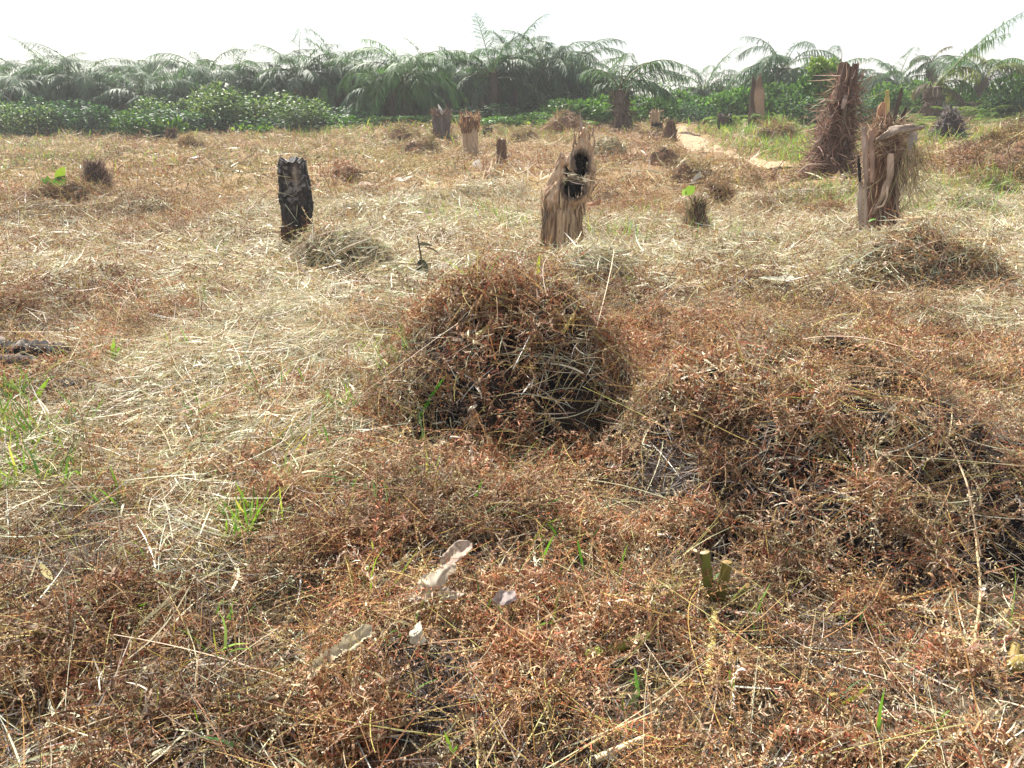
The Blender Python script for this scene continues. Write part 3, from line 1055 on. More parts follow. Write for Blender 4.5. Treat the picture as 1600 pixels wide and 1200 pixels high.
def dispB(th, t, X, Y, Z):
    d = .09 * (ring_noise(th, Z, 2.4, 6, 76) - .5) * sstep(.45, .65, Z) + .045 * (ring_noise(th, Z, 7, 11, 77) - .5) * sstep(.4, .6, Z) + .015 * (ring_noise(th, Z, 12, 4, 79) - .5)
    d = d + .035 * (ring_noise(th, Z, 9, .9, 78) - .5) * sstep(.66, .5, Z)
    d = d - .03 * np.exp(-((Z - .52 - .05 * np.sin(th * 3)) / .05) ** 2)
    d = d - .035 * np.exp(-((np.sin(th * .5 - .2 + 5 * PI / 4) - .0) / .03) ** 2) * sstep(.6, .5, Z)
    return d


G = Geo()
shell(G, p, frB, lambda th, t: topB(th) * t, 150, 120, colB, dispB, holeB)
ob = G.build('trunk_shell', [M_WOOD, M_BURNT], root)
md = ob.modifiers.new('thick', 'SOLIDIFY'); md.thickness = .045; md.offset = -1; md.material_offset = 1; md.use_even_offset = False
# charred heartwood inside (its burnt colour is real char)
G = Geo()
shell(G, p, lambda th, t: (.06 + .13 * np.cos(th) + .05 * t, .10 + .07 * np.sin(th)), lambda th, t: .05 + t * (.82 + .2 * vn(th * 3, th * 0, seed=3)), 24, 14,
      lambda th, t, X, Y, Z: wood_cols([(.012, .011, .011), (.03, .028, .028), (.018, .016, .016)], th, Z, 3, 3, 4), lambda th, t, X, Y, Z: .06 * (ring_noise(th, Z, 2, 4, 8) - .5), cap=.05)
G.build('charred_heart', M_CHAR, root)
G = Geo()
tip = p + np.array([.20, -.05, 1.30])
tube(G, [tip + np.array([0, .02, -.06]), tip + np.array([-.01, .02, .12]), tip + np.array([-.028, .02, .29])], [.030, .020, .004], (.40, .32, .26), 6, .5)
for k in range(9):
    q = p + np.array([.10 + .03 * k, -.10 + .02 * (k % 3), 1.20 + .04 * (k % 4)])
    tube(G, [q, q + np.array([rng.normal(0, .012), 0, .07]), q + np.array([rng.normal(0, .03), rng.normal(0, .02), .10 + .10 * rng.random()])], [.014, .010, .003], (.36, .25, .19), 5, .5)
G.build('splinters', M_WOOD, root)
G = Geo()
n_ = 420
a_ = rng.uniform(0, 2 * PI, n_); hz = np.where(rng.random(n_) < .65, rng.uniform(.0, .58, n_), rng.uniform(.5, 1.0, n_))
l_, r2_ = np.interp(hz, PZ, PL), np.interp(hz, PZ, PR)
P0 = p + np.stack([(l_ + r2_) / 2 + (r2_ - l_) / 2 * 1.01 * np.cos(a_), (r2_ - l_) / 2 * .88 * np.sin(a_), hz], -1)
T = unit(np.stack([.06 * np.cos(a_) + rng.normal(0, .07, n_), .06 * np.sin(a_) + rng.normal(0, .07, n_), rng.choice([-1., 1.], n_)], -1))
up_ = hz > .6
T[up_] = unit(T[up_] + rng.normal(0, .5, (int(up_.sum()), 3)))
keep = ~((np.sin(a_) < 0) & (hz > .62))
N0 = np.stack([np.cos(a_), np.sin(a_), 0 * a_], -1)
ribbon(G, P0[keep], T[keep], frame(T[keep], N0[keep], rng.normal(0, .5, int(keep.sum()))), rng.uniform(.05, .26, n_)[keep], rng.uniform(.008, .026, n_)[keep], 4, rng.normal(.1, .25, int(keep.sum())),
       pal([(.50, .37, .25), (.40, .28, .18), (.56, .44, .32), (.20, .13, .09), (.30, .20, .13)], n_)[keep])
G.build('bark_flakes', M_LITTER, root)['kind'] = 'stuff'
G = Geo()
n_ = 26
P0 = p + np.stack([rng.uniform(.0, .24, n_), np.full(n_, -.30), rng.uniform(.80, .93, n_)], -1)
T = unit(np.stack([rng.normal(0, 1, n_), rng.normal(-.2, .3, n_), rng.normal(-.1, .4, n_)], -1))
local_ribbons(G, P0, T, rng.uniform(.06, .2, n_), .006, pal(STRAW_C, n_))
G.build('straw_wisps', M_STRAW, root)['kind'] = 'stuff'

# --- A: charred post
p = ground(464, 381); p[2] = gz(p[0], p[1]) - .04
root = thing('charred_post', 'blackened flat-topped trunk post with pale ash patches, leaning slightly, left of centre', 'stump', p, STUMPS)


def frA(th, t):
    z = t * 1.02
    l = np.interp(z, [0, .12, .3, .6, .9, 1.02], [-.135, -.160, -.142, -.130, -.125, -.100]) + .01 * vn(z * 14, z * 0, seed=2)
    r = np.interp(z, [0, .10, .22, .45, .75, 1.02], [.02, .080, .180, .210, .200, .170])
    c, h = (l + r) / 2, (r - l) / 2
    s, k = np.sin(th), np.cos(th)
    e = (np.abs(s) ** 3.4 + np.abs(k) ** 3.4) ** (-1 / 3.4)
    return c + h * k * e, .15 * s * e * (.85 + .15 * np.minimum(1, z * 4))


def colA(th, t, X, Y, Z):
    c = wood_cols([(.013, .012, .013), (.022, .02, .021), (.05, .04, .038), (.018, .016, .016)], th, Z, 4, 7, 81)
    n = fbm(X * 22 + 3, Z * 26, Y * 20, 82, 3)
    a = (sstep(.56, .64, n) * sstep(.40, .62, Z))[..., None] * .8
    c = c * (1 - a) + np.array([.24, .225, .22]) * a
    tr = (np.exp(-((X - .10) / .035) ** 2 - ((Z - .84) / .10) ** 2) * .8)[..., None]
    c = c * (1 - tr) + np.array([.34, .27, .21]) * tr
    lo = (sstep(.42, .25, Z) * sstep(.45, .6, fbm(X * 6, Z * 5, Y * 5, 83)))[..., None] * .7
    return c * (1 - lo) + np.array([.085, .04, .025]) * lo


G = Geo()
shell(G, p, frA, lambda th, t: t * (1.0 + .07 * (vn(th * 4, th * 0, seed=84) - .5) * sstep(.8, 1, t)), 140, 130, colA,
      lambda th, t, X, Y, Z: .05 * (ring_noise(th, Z, 3.5, 8, 85) - .5) + .03 * np.abs(ring_noise(th, Z, 8, 22, 86) - .5) + .03 * (ring_noise(th, Z, 14, 34, 87) - .5), cap=.03)
G.build('trunk', M_CHAR, root)
G = Geo()
n_ = 16
P0 = p + np.stack([rng.uniform(-.18, .12, n_), np.full(n_, -.175), rng.uniform(.5, 1.02, n_)], -1)
P0[6:, 2] -= .5
T = unit(np.stack([rng.normal(.2, .6, n_), rng.normal(0, .08, n_), rng.normal(-.5, .6, n_)], -1))
local_ribbons(G, P0, T, rng.uniform(.12, .34, n_), .0055, pal(STRAW_C, n_), U=np.tile([0, -1., 0], (n_, 1)), sway=.25)
G.build('straw_strands', M_STRAW, root)['kind'] = 'stuff'

# --- C: shredded palm stump with a horizontal dry leaf
p = ground(1386, 362); p[2] = gz(p[0], p[1]) - .05
root = thing('shredded_stump', 'shredded palm stump with split strips, hanging fibres and a dry leaf jutting right', 'stump', p, STUMPS)
u = depth_of(p) / FPX          # metres per photo pixel


def cpos(px, py, dy=0.0):
    """point of the shredded stump given by where it shows in the photo, dy metres behind the stump's middle"""
    return at(px, py, p[1] + dy)


def frC(th, t):
    z = t * 1.5
    l = np.interp(z, [0, .25, .8, 1.1, 1.4, 1.5], [-.27, -.21, -.19, -.18, -.11, -.07])
    r = np.interp(z, [0, .3, .75, 1.0, 1.3, 1.5], [.21, .15, .15, .20, .14, .04])
    c, h = (l + r) / 2 - .13 * z - .06, (r - l) / 2
    return c + h * np.cos(th) * (1 + .06 * np.cos(7 * th)), h * .9 * np.sin(th) * (1 + .08 * np.cos(6 * th + 1))


def colC(th, t, X, Y, Z):
    c = wood_cols([(.10, .055, .04), (.24, .135, .095), (.30, .19, .13), (.16, .09, .065)], th, Z, 7, 1.2, 91)
    b = (np.exp(-((X - .06) / .13) ** 2) * sstep(.42, .2, Z) * (Y < 0))[..., None]       # hollow at the foot, coloured near black
    return c * (1 - b) + np.array([.015, .014, .014]) * b


G = Geo()
shell(G, p, frC, lambda th, t: t * (1.5 + .10 * (vn(th * 5, th * 0, seed=92) - .5)), 84, 60, colC,
      lambda th, t, X, Y, Z: .07 * (ring_noise(th, Z, 8, 1.5, 93) - .5) - .13 * np.exp(-((X - .05) / .09) ** 2) * sstep(.4, .15, Z) * (Y < 0), cap=.06)
G.build('trunk', M_FIBRE, root)


def slat(name, pts, w, thick, col, mat, seed=0):
    G = Geo()
    k = 14
    pts = np.asarray(pts, float); tt = np.linspace(0, 1, len(pts)); t2 = np.linspace(0, 1, k)
    pp = np.stack([np.interp(t2, tt, pts[:, i]) for i in range(3)], -1)
    ww = np.interp(t2, np.linspace(0, 1, len(w)), w) * (1 + .25 * (vn(t2 * 6, t2 * 0, seed=seed) - .5))
    n1 = vn(t2 * 5 + seed, t2 * 0, seed=seed)
    cc = np.asarray(col, float)[None] * (.6 + .8 * n1[:, None])
    tube(G, pp, ww / 2, cc, 8, thick, m=0, wob=.15, seed=seed)
    return G.build(name, mat, root)


slat('strip', [cpos(1350, 200, -.16), cpos(1352, 240, -.2), cpos(1354, 285, -.2)], [.07, .075, .05], .35, (.40, .30, .25), M_WOOD, 1)
slat('strip', [cpos(1361, 203, -.2), cpos(1363, 250, -.24), cpos(1362, 285, -.22)], [.06, .06, .04], .4, (.33, .22, .17), M_WOOD, 2)
slat('strip', [cpos(1392, 240, -.27), cpos(1391, 275, -.30), cpos(1380, 305, -.30), cpos(1364, 335, -.24)], [.08, .10, .075, .04], .35, (.44, .32, .24), M_WOOD, 3)
slat('strip', [cpos(1386, 285, -.30), cpos(1386, 308, -.33), cpos(1379, 322, -.33), cpos(1366, 326, -.3)], [.03, .035, .03, .015], .6, (.50, .38, .28), M_WOOD, 4)
slat('strip', [cpos(1401, 268, -.15), cpos(1402, 300, -.17), cpos(1402, 330, -.15)], [.05, .055, .04], .45, (.34, .25, .20), M_WOOD, 5)
slat('stake', [cpos(1338, 232, -.1), cpos(1341, 262, -.1)], [.008, .026], .7, (.26, .2, .16), M_WOOD, 6)
slat('stake', [cpos(1342, 243, -.12), cpos(1342.5, 265, -.12), cpos(1344, 286, -.12)], [.018, .04, .03], .8, (.02, .02, .022), M_CHAR, 7)
slat('stake', [cpos(1345, 284, -.12), cpos(1344, 320, -.12), cpos(1345, 362, -.12)], [.055, .065, .05], .7, (.36, .29, .25), M_WOOD, 8)
slat('stake', [cpos(1353, 282, -.14), cpos(1352, 320, -.14), cpos(1353, 358, -.14)], [.035, .055, .045], .7, (.40, .32, .26), M_WOOD, 9)
# the jutting dry leaf: a curved plate
G = Geo()
k = 16; t2 = np.linspace(0, 1, k)
mid = np.stack([np.interp(t2, [0, .5, 1], c) for c in zip(cpos(1369, 219, -.30), cpos(1400, 203, -.34), cpos(1443, 199, -.22))], -1)
wd = np.interp(t2, [0, .2, .5, .8, .93, 1], [.01, .07, .10, .065, .035, .006]) * (1 + .5 * (vn(t2 * 13, 0 * t2, seed=9) - .5))
for a_ in (0, 1):
    pass
rows = np.linspace(-1, 1, 7)
V = mid[:, None] + np.stack([np.zeros((k, 7)), .35 * wd[:, None] * rows[None], wd[:, None] * rows[None] * .5 + .02 * (1 - rows[None] ** 2)], -1)
V[..., 2] += .03 * (vn(t2[:, None] * 9, rows[None] * 1.5, seed=5) - .5)
V[..., 1] += .10 * (vn(t2[:, None] * 5, rows[None] * 2, seed=15) - .5)
i = np.arange(k - 1)[:, None] * 7; j = np.arange(6)[None]
G.add(V, np.stack([i + j, i + j + 1, i + 8 + j, i + 7 + j], -1), wood_cols([(.20, .15, .115), (.36, .285, .225), (.28, .21, .165), (.42, .34, .28)], V[..., 0] * 9, V[..., 2] * 30, 2, 2, 6))
ob = G.build('dry_leaf', M_WOOD, root)
md = ob.modifiers.new('thick', 'SOLIDIFY'); md.thickness = .008
G = Geo()
ribbon(G, np.array([cpos(1426, 202, -.22), cpos(1431, 203, -.2)]), np.array([[0, 0, -1.], [.1, 0, -1.]]), np.array([[0, -1., 0], [0, -1., 0]]), np.array([.26, .17]), np.array([.075, .05]), 6,
       np.array([.5, .8]), np.array([(.33, .28, .25), (.40, .34, .29)]), .1)
G.build('hanging_leaf', M_CREAM, root)
slat('cut_frond_base', [cpos(1384, 195, 0), cpos(1386, 160, 0), cpos(1387, 141, 0)], [.08, .06, .045], .5, (.52, .40, .14), M_STALK, 11)
slat('cut_frond_base', [cpos(1392, 205, 0), cpos(1401, 172, 0), cpos(1405, 155, 0), cpos(1409, 138, 0)], [.06, .06, .075, .012], .35, (.13, .10, .085), M_FIBRE, 12)
slat('cut_frond_base', [cpos(1396, 210, 0), cpos(1409, 186, 0), cpos(1413, 176, 0), cpos(1417, 168, 0)], [.05, .05, .05, .012], .35, (.07, .05, .045), M_FIBRE, 13)
slat('cut_frond_base', [cpos(1377, 205, 0), cpos(1378, 172, 0), cpos(1381, 160, 0)], [.14, .13, .06], .5, (.40, .22, .13), M_FIBRE, 14)
G = Geo()
n_ = 800
a_ = rng.uniform(0, 2 * PI, n_); hz = rng.uniform(.15, 1.35, n_)
l_ = np.interp(hz, [0, .25, .8, 1.1, 1.4, 1.5], [-.27, -.21, -.19, -.18, -.11, -.07]); r2_ = np.interp(hz, [0, .3, .75, 1.0, 1.3, 1.5], [.21, .15, .15, .20, .14, .04])
P0 = p + np.stack([(l_ + r2_) / 2 - .13 * hz - .06 + (r2_ - l_) / 2 * 1.04 * np.cos(a_), (r2_ - l_) / 2 * .95 * np.sin(a_), hz], -1)
T = unit(np.stack([.25 * np.cos(a_) + rng.normal(0, .22, n_), .25 * np.sin(a_) + rng.normal(0, .22, n_), rng.choice([-1., 1.], n_)], -1))
local_ribbons(G, P0, T, rng.uniform(.08, .42, n_), rng.uniform(.005, .014, n_), pal([(.30, .18, .12), (.42, .28, .19), (.17, .09, .065), (.50, .37, .27), (.10, .06, .045)], n_), .5, 4, .15)
G.build('bark_fibre', M_LITTER, root)['kind'] = 'stuff'
# fibres: a tangle round the head and long strands hanging to the right
G = Geo()
n_ = 900
a_ = rng.uniform(0, 2 * PI, n_); hz = rng.uniform(1.02, 1.46, n_)
rr = np.interp(hz, [1.0, 1.25, 1.45], [.27, .27, .16])
P0 = p + np.stack([-.19 + rr * np.cos(a_), rr * np.sin(a_) * .9, hz], -1)
T = unit(np.stack([-np.sin(a_) * rng.choice([-1, 1], n_), np.cos(a_) * .8, rng.normal(-.2, .6, n_)], -1))
local_ribbons(G, P0, T, rng.uniform(.08, .30, n_), .006, pal([(.30, .19, .12), (.42, .31, .21), (.20, .12, .08), (.52, .42, .30)], n_), .9, 5, .3)
n_ = 230
P0 = p + np.stack([rng.uniform(-.15, .18, n_), rng.uniform(-.3, .1, n_), rng.uniform(.75, 1.25, n_)], -1)
T = unit(np.stack([rng.normal(.25, .35, n_), rng.normal(-.1, .3, n_), -np.ones(n_)], -1))
local_ribbons(G, P0, T, rng.uniform(.2, .75, n_), .0062, pal([(.34, .24, .16), (.44, .36, .24), (.22, .15, .10), (.46, .42, .2)], n_), .5, 6, .2)
n_ = 90
P0 = p + np.stack([rng.uniform(.05, .38, n_), rng.uniform(-.3, .1, n_), rng.uniform(.2, .95, n_)], -1)
T = unit(np.stack([rng.normal(.5, .5, n_), rng.normal(-.1, .4, n_), rng.normal(-.7, .5, n_)], -1))
local_ribbons(G, P0, T, rng.uniform(.2, .6, n_), .0065, pal([(.40, .36, .22), (.48, .44, .28), (.30, .30, .14)], n_), .6, 5, .2)
G.build('fibre_tangle', M_LITTER, root)['kind'] = 'stuff'
G = Geo()
bl = cpos(1370, 342, -.42)
ribbon(G, np.array([bl, bl + [.02, 0, .02]]), unit(np.array([[-.9, -.2, .1], [.6, -.4, .5]])), np.array([[0, 0, -1.], [0, 0, -1.]]), np.array([.13, .22]), np.array([.07, .12]), 6, np.array([.8, 1.9]),
       np.array([(.12, .28, .05), (.30, .36, .26)]), prof=([0, .3, .6, 1], [.3, 1, .9, .05]))
G.build('green_leaf', M_GREEN, root)

# --- D: stout leaning trunk wrapped in rootlets and dead vines
p = ground(1292, 288); p[2] = gz(p[0], p[1]) - .08
root = thing('rooty_trunk', 'tall leaning trunk wrapped in a mat of dry brown vines and rootlets', 'stump', p, STUMPS)
u = depth_of(p) / FPX


def cenD(z):
    return (np.interp(z, [0, .9, 2.5], [-.02, .05, .14]))


def radD(z):
    return np.interp(z, [0, .25, .8, 1.5, 2.0, 2.4], [.42, .37, .32, .26, .20, .155])


def frD(th, t):
    z = t * 2.38
    r = radD(z)
    return cenD(z) + r * np.cos(th) * (1 + .07 * np.cos(th * 5)), r * .9 * np.sin(th)


G = Geo()
shell(G, p, frD, lambda th, t: t * (2.38 + .16 * (vn(th * 4, th * 0, seed=101) - .5)), 60, 50,
      lambda th, t, X, Y, Z: wood_cols([(.06, .035, .028), (.14, .085, .065), (.24, .165, .125), (.11, .065, .05)], th, Z, 6, 1.3, 102),
      lambda th, t, X, Y, Z: .20 * (ring_noise(th, Z, 4, 2.5, 103) - .5), cap=.08)
G.build('trunk', M_FIBRE, root)
G = Geo()
n_ = 2600
hz = rng.uniform(.0, 2.4, n_) ** 1.0; a_ = rng.uniform(0, 2 * PI, n_)
hz = hz * rng.uniform(.5, 1, n_)
rr = radD(hz) * (1.0 + .12 * rng.random(n_))
P0 = p + np.stack([cenD(hz) + rr * np.cos(a_), rr * np.sin(a_) * .9, hz], -1)
T = unit(np.stack([-np.sin(a_) * rng.normal(0, 1, n_) + .25 * np.cos(a_), np.cos(a_) * rng.normal(0, 1, n_) + .25 * np.sin(a_), rng.normal(-.5, .9, n_)], -1))
cv = pal([(.20, .115, .085), (.30, .19, .14), (.13, .07, .055), (.42, .31, .23), (.24, .12, .08)], n_)
local_ribbons(G, P0, T, rng.uniform(.10, .6, n_), rng.uniform(.008, .024, n_), cv, 1.1, 5, .4)
n_ = 500                                                     # skirt of fallen rootlets
a_ = rng.uniform(PI * .9, 2.1 * PI, n_); rr = rng.uniform(.3, .95, n_)
P0 = p + np.stack([-.05 + rr * np.cos(a_), rr * np.sin(a_) * .8, .50 * (1 - rr) + .06], -1)
local_ribbons(G, P0, unit(np.stack([rng.normal(0, 1, n_), rng.normal(0, .6, n_), rng.normal(-.2, .35, n_)], -1)), rng.uniform(.15, .5, n_), rng.uniform(.01, .02, n_), pal([(.26, .14, .09), (.34, .21, .14), (.16, .08, .06)], n_), .8, 4, .3)
G.build('vine_mat', M_LITTER, root)['kind'] = 'stuff'
slat('branch', [at(1246, 270, p[1] - .7), at(1262, 258, p[1] - .6), at(1285, 257, p[1] - .5), at(1303, 257, p[1] - .45)], [.03, .05, .045, .02], .9, (.34, .24, .19), M_WOOD, 15)
slat('branch', [at(1299, 247, p[1] - .5), at(1312, 258, p[1] - .45)], [.06, .05], .6, (.34, .24, .19), M_WOOD, 16)
slat('branch', [at(1294, 125, p[1]), at(1303, 133, p[1])], [.03, .04], .9, (.52, .45, .3), M_WOOD, 17)
slat('bark_plate', [at(1322, 149, p[1] - .28), at(1319, 160, p[1] - .32), at(1316, 170, p[1] - .34)], [.06, .11, .07], .35, (.34, .25, .21), M_WOOD, 18)
slat('bark_plate', [at(1306, 140, p[1] - .22), at(1304, 150, p[1] - .25), at(1301, 162, p[1] - .26)], [.09, .12, .08], .35, (.40, .27, .20), M_WOOD, 19)
G = Geo()
q = at(1326, 176, p[1] - .3)
ribbon(G, np.array([q, q]), unit(np.array([[.6, -.1, .7], [.5, -.3, .6]])), np.array([[.6, 0, -.6], [.5, 0, -.6]]), np.array([.75, .5]), np.array([.04, .03]), 8, np.array([2.2, 1.9]), np.array([(.34, .30, .22), (.40, .42, .2)]))
G.build('drooping_leaf', M_CREAM, root)


# --- the smaller stumps
def small_stump(name, label, px, py, wpx, hpx, cols, fray=0, top_w=.8, bot_w=1.1, lean=0.0, seed=0, mat=None, frayc=None, cap=.05, jag=.1, dark=None, litter=0, fuzz=0):
    p = ground(px, py); p[2] = gz(p[0], p[1]) - .05
    u = depth_of(p) / FPX
    w, h = wpx * u / 2, hpx * u + .05
    root = thing(name, label, 'stump', p, STUMPS)

    def fr(th, t):
        r = w * np.interp(t, [0, .25, .8, 1], [bot_w, 1.0, (1 + top_w) / 2, top_w])
        return lean * h * t + r * np.cos(th) * (1 + .06 * np.cos(th * 5 + seed)), r * .9 * np.sin(th)

    def col(th, t, X, Y, Z):
        c = wood_cols(cols, th, Z, 5, 1.6, seed)
        if dark is not None:
            d = sstep(dark + .12, dark - .1, t + .3 * (ring_noise(th, Z, 2, 2, seed + 5) - .5))[..., None]
            c = c * (1 - d) + np.array([.018, .017, .019]) * d
        return c
    G = Geo()
    shell(G, p, fr, lambda th, t: t * h * (1 + jag * 2 * (vn(th * 4.3, th * 0, seed=seed + 1) - .5) * sstep(.6, 1, t)), 44, 34, col,
          lambda th, t, X, Y, Z: w * .38 * (ring_noise(th, Z / h, 6, 1.2, seed + 2) - .5) + w * .12 * (ring_noise(th, Z / h, 14, 6, seed + 3) - .5), cap=cap)
    G.build('trunk', mat or M_FIBRE, root)
    if fray:
        G = Geo()
        a_ = rng.uniform(0, 2 * PI, fray); hz = h * rng.uniform(.72, 1.0, fray)
        rr = w * np.interp(hz / h, [.7, 1], [(1 + top_w) / 2, top_w]) * rng.uniform(.6, 1.08, fray)
        P0 = p + np.stack([lean * hz + rr * np.cos(a_), rr * np.sin(a_), hz], -1)
        T = unit(np.stack([.5 * np.cos(a_) + rng.normal(0, .3, fray), .5 * np.sin(a_) + rng.normal(0, .3, fray), rng.normal(.7, .5, fray)], -1))
        local_ribbons(G, P0, T, h * rng.uniform(.06, .26, fray), max(.006, .9 * u), pal(frayc or cols, fray), .5, 3, .2)
        G.build('frayed_top', M_LITTER, root)['kind'] = 'stuff'
    if fuzz:
        G = Geo()
        a_ = rng.uniform(0, 2 * PI, fuzz); hz = h * rng.uniform(.05, .95, fuzz)
        rr = w * np.interp(hz / h, [0, .7, 1], [bot_w, (1 + top_w) / 2, top_w]) * rng.uniform(.9, 1.2, fuzz)
        P0 = p + np.stack([lean * hz + rr * np.cos(a_), rr * np.sin(a_), hz], -1)
        T = unit(np.stack([.4 * np.cos(a_) + rng.normal(0, .45, fuzz), .4 * np.sin(a_) + rng.normal(0, .45, fuzz), rng.choice([1, 1, -1], fuzz) * 1.0], -1))
        local_ribbons(G, P0, T, h * rng.uniform(.12, .4, fuzz), max(.008, .9 * u), pal(frayc or cols, fuzz), .5, 3, .2)
        G.build('fibre_coat', M_LITTER, root)['kind'] = 'stuff'
    if litter:
        G = Geo()
        a_ = rng.uniform(0, 2 * PI, litter); rr = w * rng.uniform(.9, 2.2, litter)
        P0 = p + np.stack([rr * np.cos(a_), rr * np.sin(a_), .08 + .35 * h * np.maximum(0, 1.6 - rr / w) * rng.random(litter)], -1)
        T = unit(np.stack([-.4 * np.cos(a_) + rng.normal(0, .5, litter), -.4 * np.sin(a_) + rng.normal(0, .5, litter), rng.normal(.5, .5, litter)], -1))
        local_ribbons(G, P0, T, h * rng.uniform(.12, .4, litter), max(.007, .9 * u), pal(frayc or FERN_B, litter), .7, 3, .2)
        G.build('root_tangle', M_LITTER, root)['kind'] = 'stuff'
    return root


GREY = [(.07, .06, .058), (.17, .145, .13), (.11, .09, .085), (.26, .22, .20)]
TANW = [(.22, .15, .10), (.42, .31, .21), (.50, .38, .26), (.33, .23, .15)]
BRN = [(.08, .05, .038), (.19, .115, .075), (.13, .075, .05), (.28, .18, .12)]
DRK = [(.035, .028, .026), (.09, .06, .05), (.055, .042, .04), (.14, .095, .075)]
small_stump('palm_stump', 'squat grey fibrous palm stump with a white splinter on top, left of the tan one', 691, 221, 26, 44, GREY, 160, .95, 1.0, 0, 110, frayc=BRN, litter=60, fuzz=140)
small_stump('palm_stump', 'smooth tan palm stump with a frayed brown head', 735, 243, 23, 46, TANW, 0, .92, 1.05, 0, 120, M_WOOD)
small_stump('palm_stump', 'narrow brown stump with a dark foot, right of the tan frayed-headed stump', 785, 259, 15, 38, BRN, 30, .75, 1.25, -.04, 130, dark=.25, litter=70, fuzz=60)
small_stump('palm_stump', 'far grey forked stump below the drooping palms', 781, 198, 10, 24, GREY, 30, .55, 1.5, 0, 140, litter=40, fuzz=50)
small_stump('palm_stump', 'far burnt stump with tan upper half and black lower half', 1023, 206, 14, 32, TANW, 20, .95, 1.05, 0, 150, M_WOOD, dark=.5)
small_stump('palm_stump', 'cone-shaped dark brown stump beside the sandy path', 1046, 223, 21, 31, BRN, 90, .45, 1.15, 0, 160, litter=70, fuzz=160)
small_stump('palm_stump', 'wide black burnt stump standing in green grass right of the path', 1129, 208, 22, 27, DRK, 30, .9, 1.05, .05, 170, M_CHAR, dark=.55)
small_stump('palm_stump', 'tufted dark fibrous stump at left, behind the bracken hump', 156, 298, 34, 42, DRK, 320, .5, 1.15, -.05, 180, frayc=[(.20, .13, .10), (.30, .22, .16), (.12, .08, .07)], litter=160, fuzz=800)
small_stump('palm_stump', 'small purple-brown stump at the far left edge of the field', 270, 226, 16, 23, DRK, 60, .7, 1.1, 0, 190, frayc=BRN, litter=80, fuzz=140)
small_stump('palm_stump', 'low dark tufted stump with one round green leaf beside it', 1086, 362, 32, 50, DRK, 320, .35, 1.2, 0, 200, frayc=[(.26, .17, .12), (.38, .29, .18), (.14, .09, .07), (.36, .34, .16)], litter=240, fuzz=800)
small_stump('palm_stump', 'tiny brown conical stump below the twin palm trunks', 651, 211, 13, 18, BRN, 40, .4, 1.3, 0, 210, litter=40, fuzz=60)
small_stump('palm_stump', 'low charred stub between the frayed tan stump and the far forked stump', 762, 214, 16, 14, DRK, 30, .8, 1.2, 0, 220, litter=40)
small_stump('palm_stump', 'short black stub leaning on the half-burnt far stump', 1032, 208, 9, 15, DRK, 0, .8, 1.1, -.1, 230, M_CHAR)
small_stump('palm_stump', 'dark ragged stub right of the hollow stump, before the palm with arching fronds', 917, 196, 12, 18, DRK, 30, .7, 1.1, 0, 240, litter=30, fuzz=60)
# frayed head of the tan stump is a part of it
tan = [o for o in S.objects if o.get('label', '').startswith('smooth tan')][0]
q = np.array(tan['_o']); u = depth_of(q) / FPX
G = Geo()
n_ = 420
a_ = rng.uniform(0, 2 * PI, n_); hz = rng.uniform(40, 62, n_) * u
P0 = q + np.stack([13 * u * np.cos(a_), 12 * u * np.sin(a_), hz], -1)
T = unit(np.stack([.25 * np.cos(a_) + rng.normal(0, .25, n_), .25 * np.sin(a_) + rng.normal(0, .25, n_), rng.choice([-1, 1, 1], n_) * 1.0], -1))
local_ribbons(G, P0, T, rng.uniform(3, 13, n_) * u, 1.3 * u, pal([(.26, .14, .08), (.40, .24, .14), (.16, .08, .05), (.52, .36, .22)], n_), .5, 3, .2)
tube(G, [q + [0, 0, 36 * u], q + [0, 0, 50 * u], q + [0, 0, 60 * u]], [11 * u, 12.5 * u, 11 * u], (.17, .09, .055), 12, wob=.3)
ob = G.build('frayed_head', M_LITTER, tan); ob['kind'] = 'stuff'
gs = [o for o in S.objects if o.get('label', '').startswith('squat grey')][0]
q = np.array(gs['_o']); u = depth_of(q) / FPX
G = Geo()
tube(G, [q + np.array([2 * u, -10 * u, 42 * u]), q + np.array([-1 * u, -10 * u, 50 * u]), q + np.array([-4 * u, -9 * u, 57 * u])], [2.2 * u, 2.4 * u, .3 * u], (.74, .72, .68), 6, .4)
G.build('white_splinter', M_CREAM, gs)
tf = [o for o in S.objects if o.get('label', '').startswith('low dark tufted')][0]
q = np.array(tf['_o']); u = depth_of(q) / FPX
G = Geo()
lp = at(1071, 303, q[1] - .1)
ribbon(G, np.array([lp, lp + [0, 0, -.02]]), unit(np.array([[.5, -.2, .5], [-.3, -.2, .5]])), np.array([[0, -1., .2], [0, -1, .2]]), np.array([.15, .1]), np.array([.13, .08]), 6, np.array([.4, .3]), np.array([(.22, .36, .08), (.24, .34, .12)]), prof=([0, .2, .5, .8, 1], [.3, .9, 1, .7, .05]))
tube(G, [q + [-.12, -.15, .2], lp], [.005, .004], (.3, .34, .12), 5)
G.build('green_leaf', M_GREEN, tf)

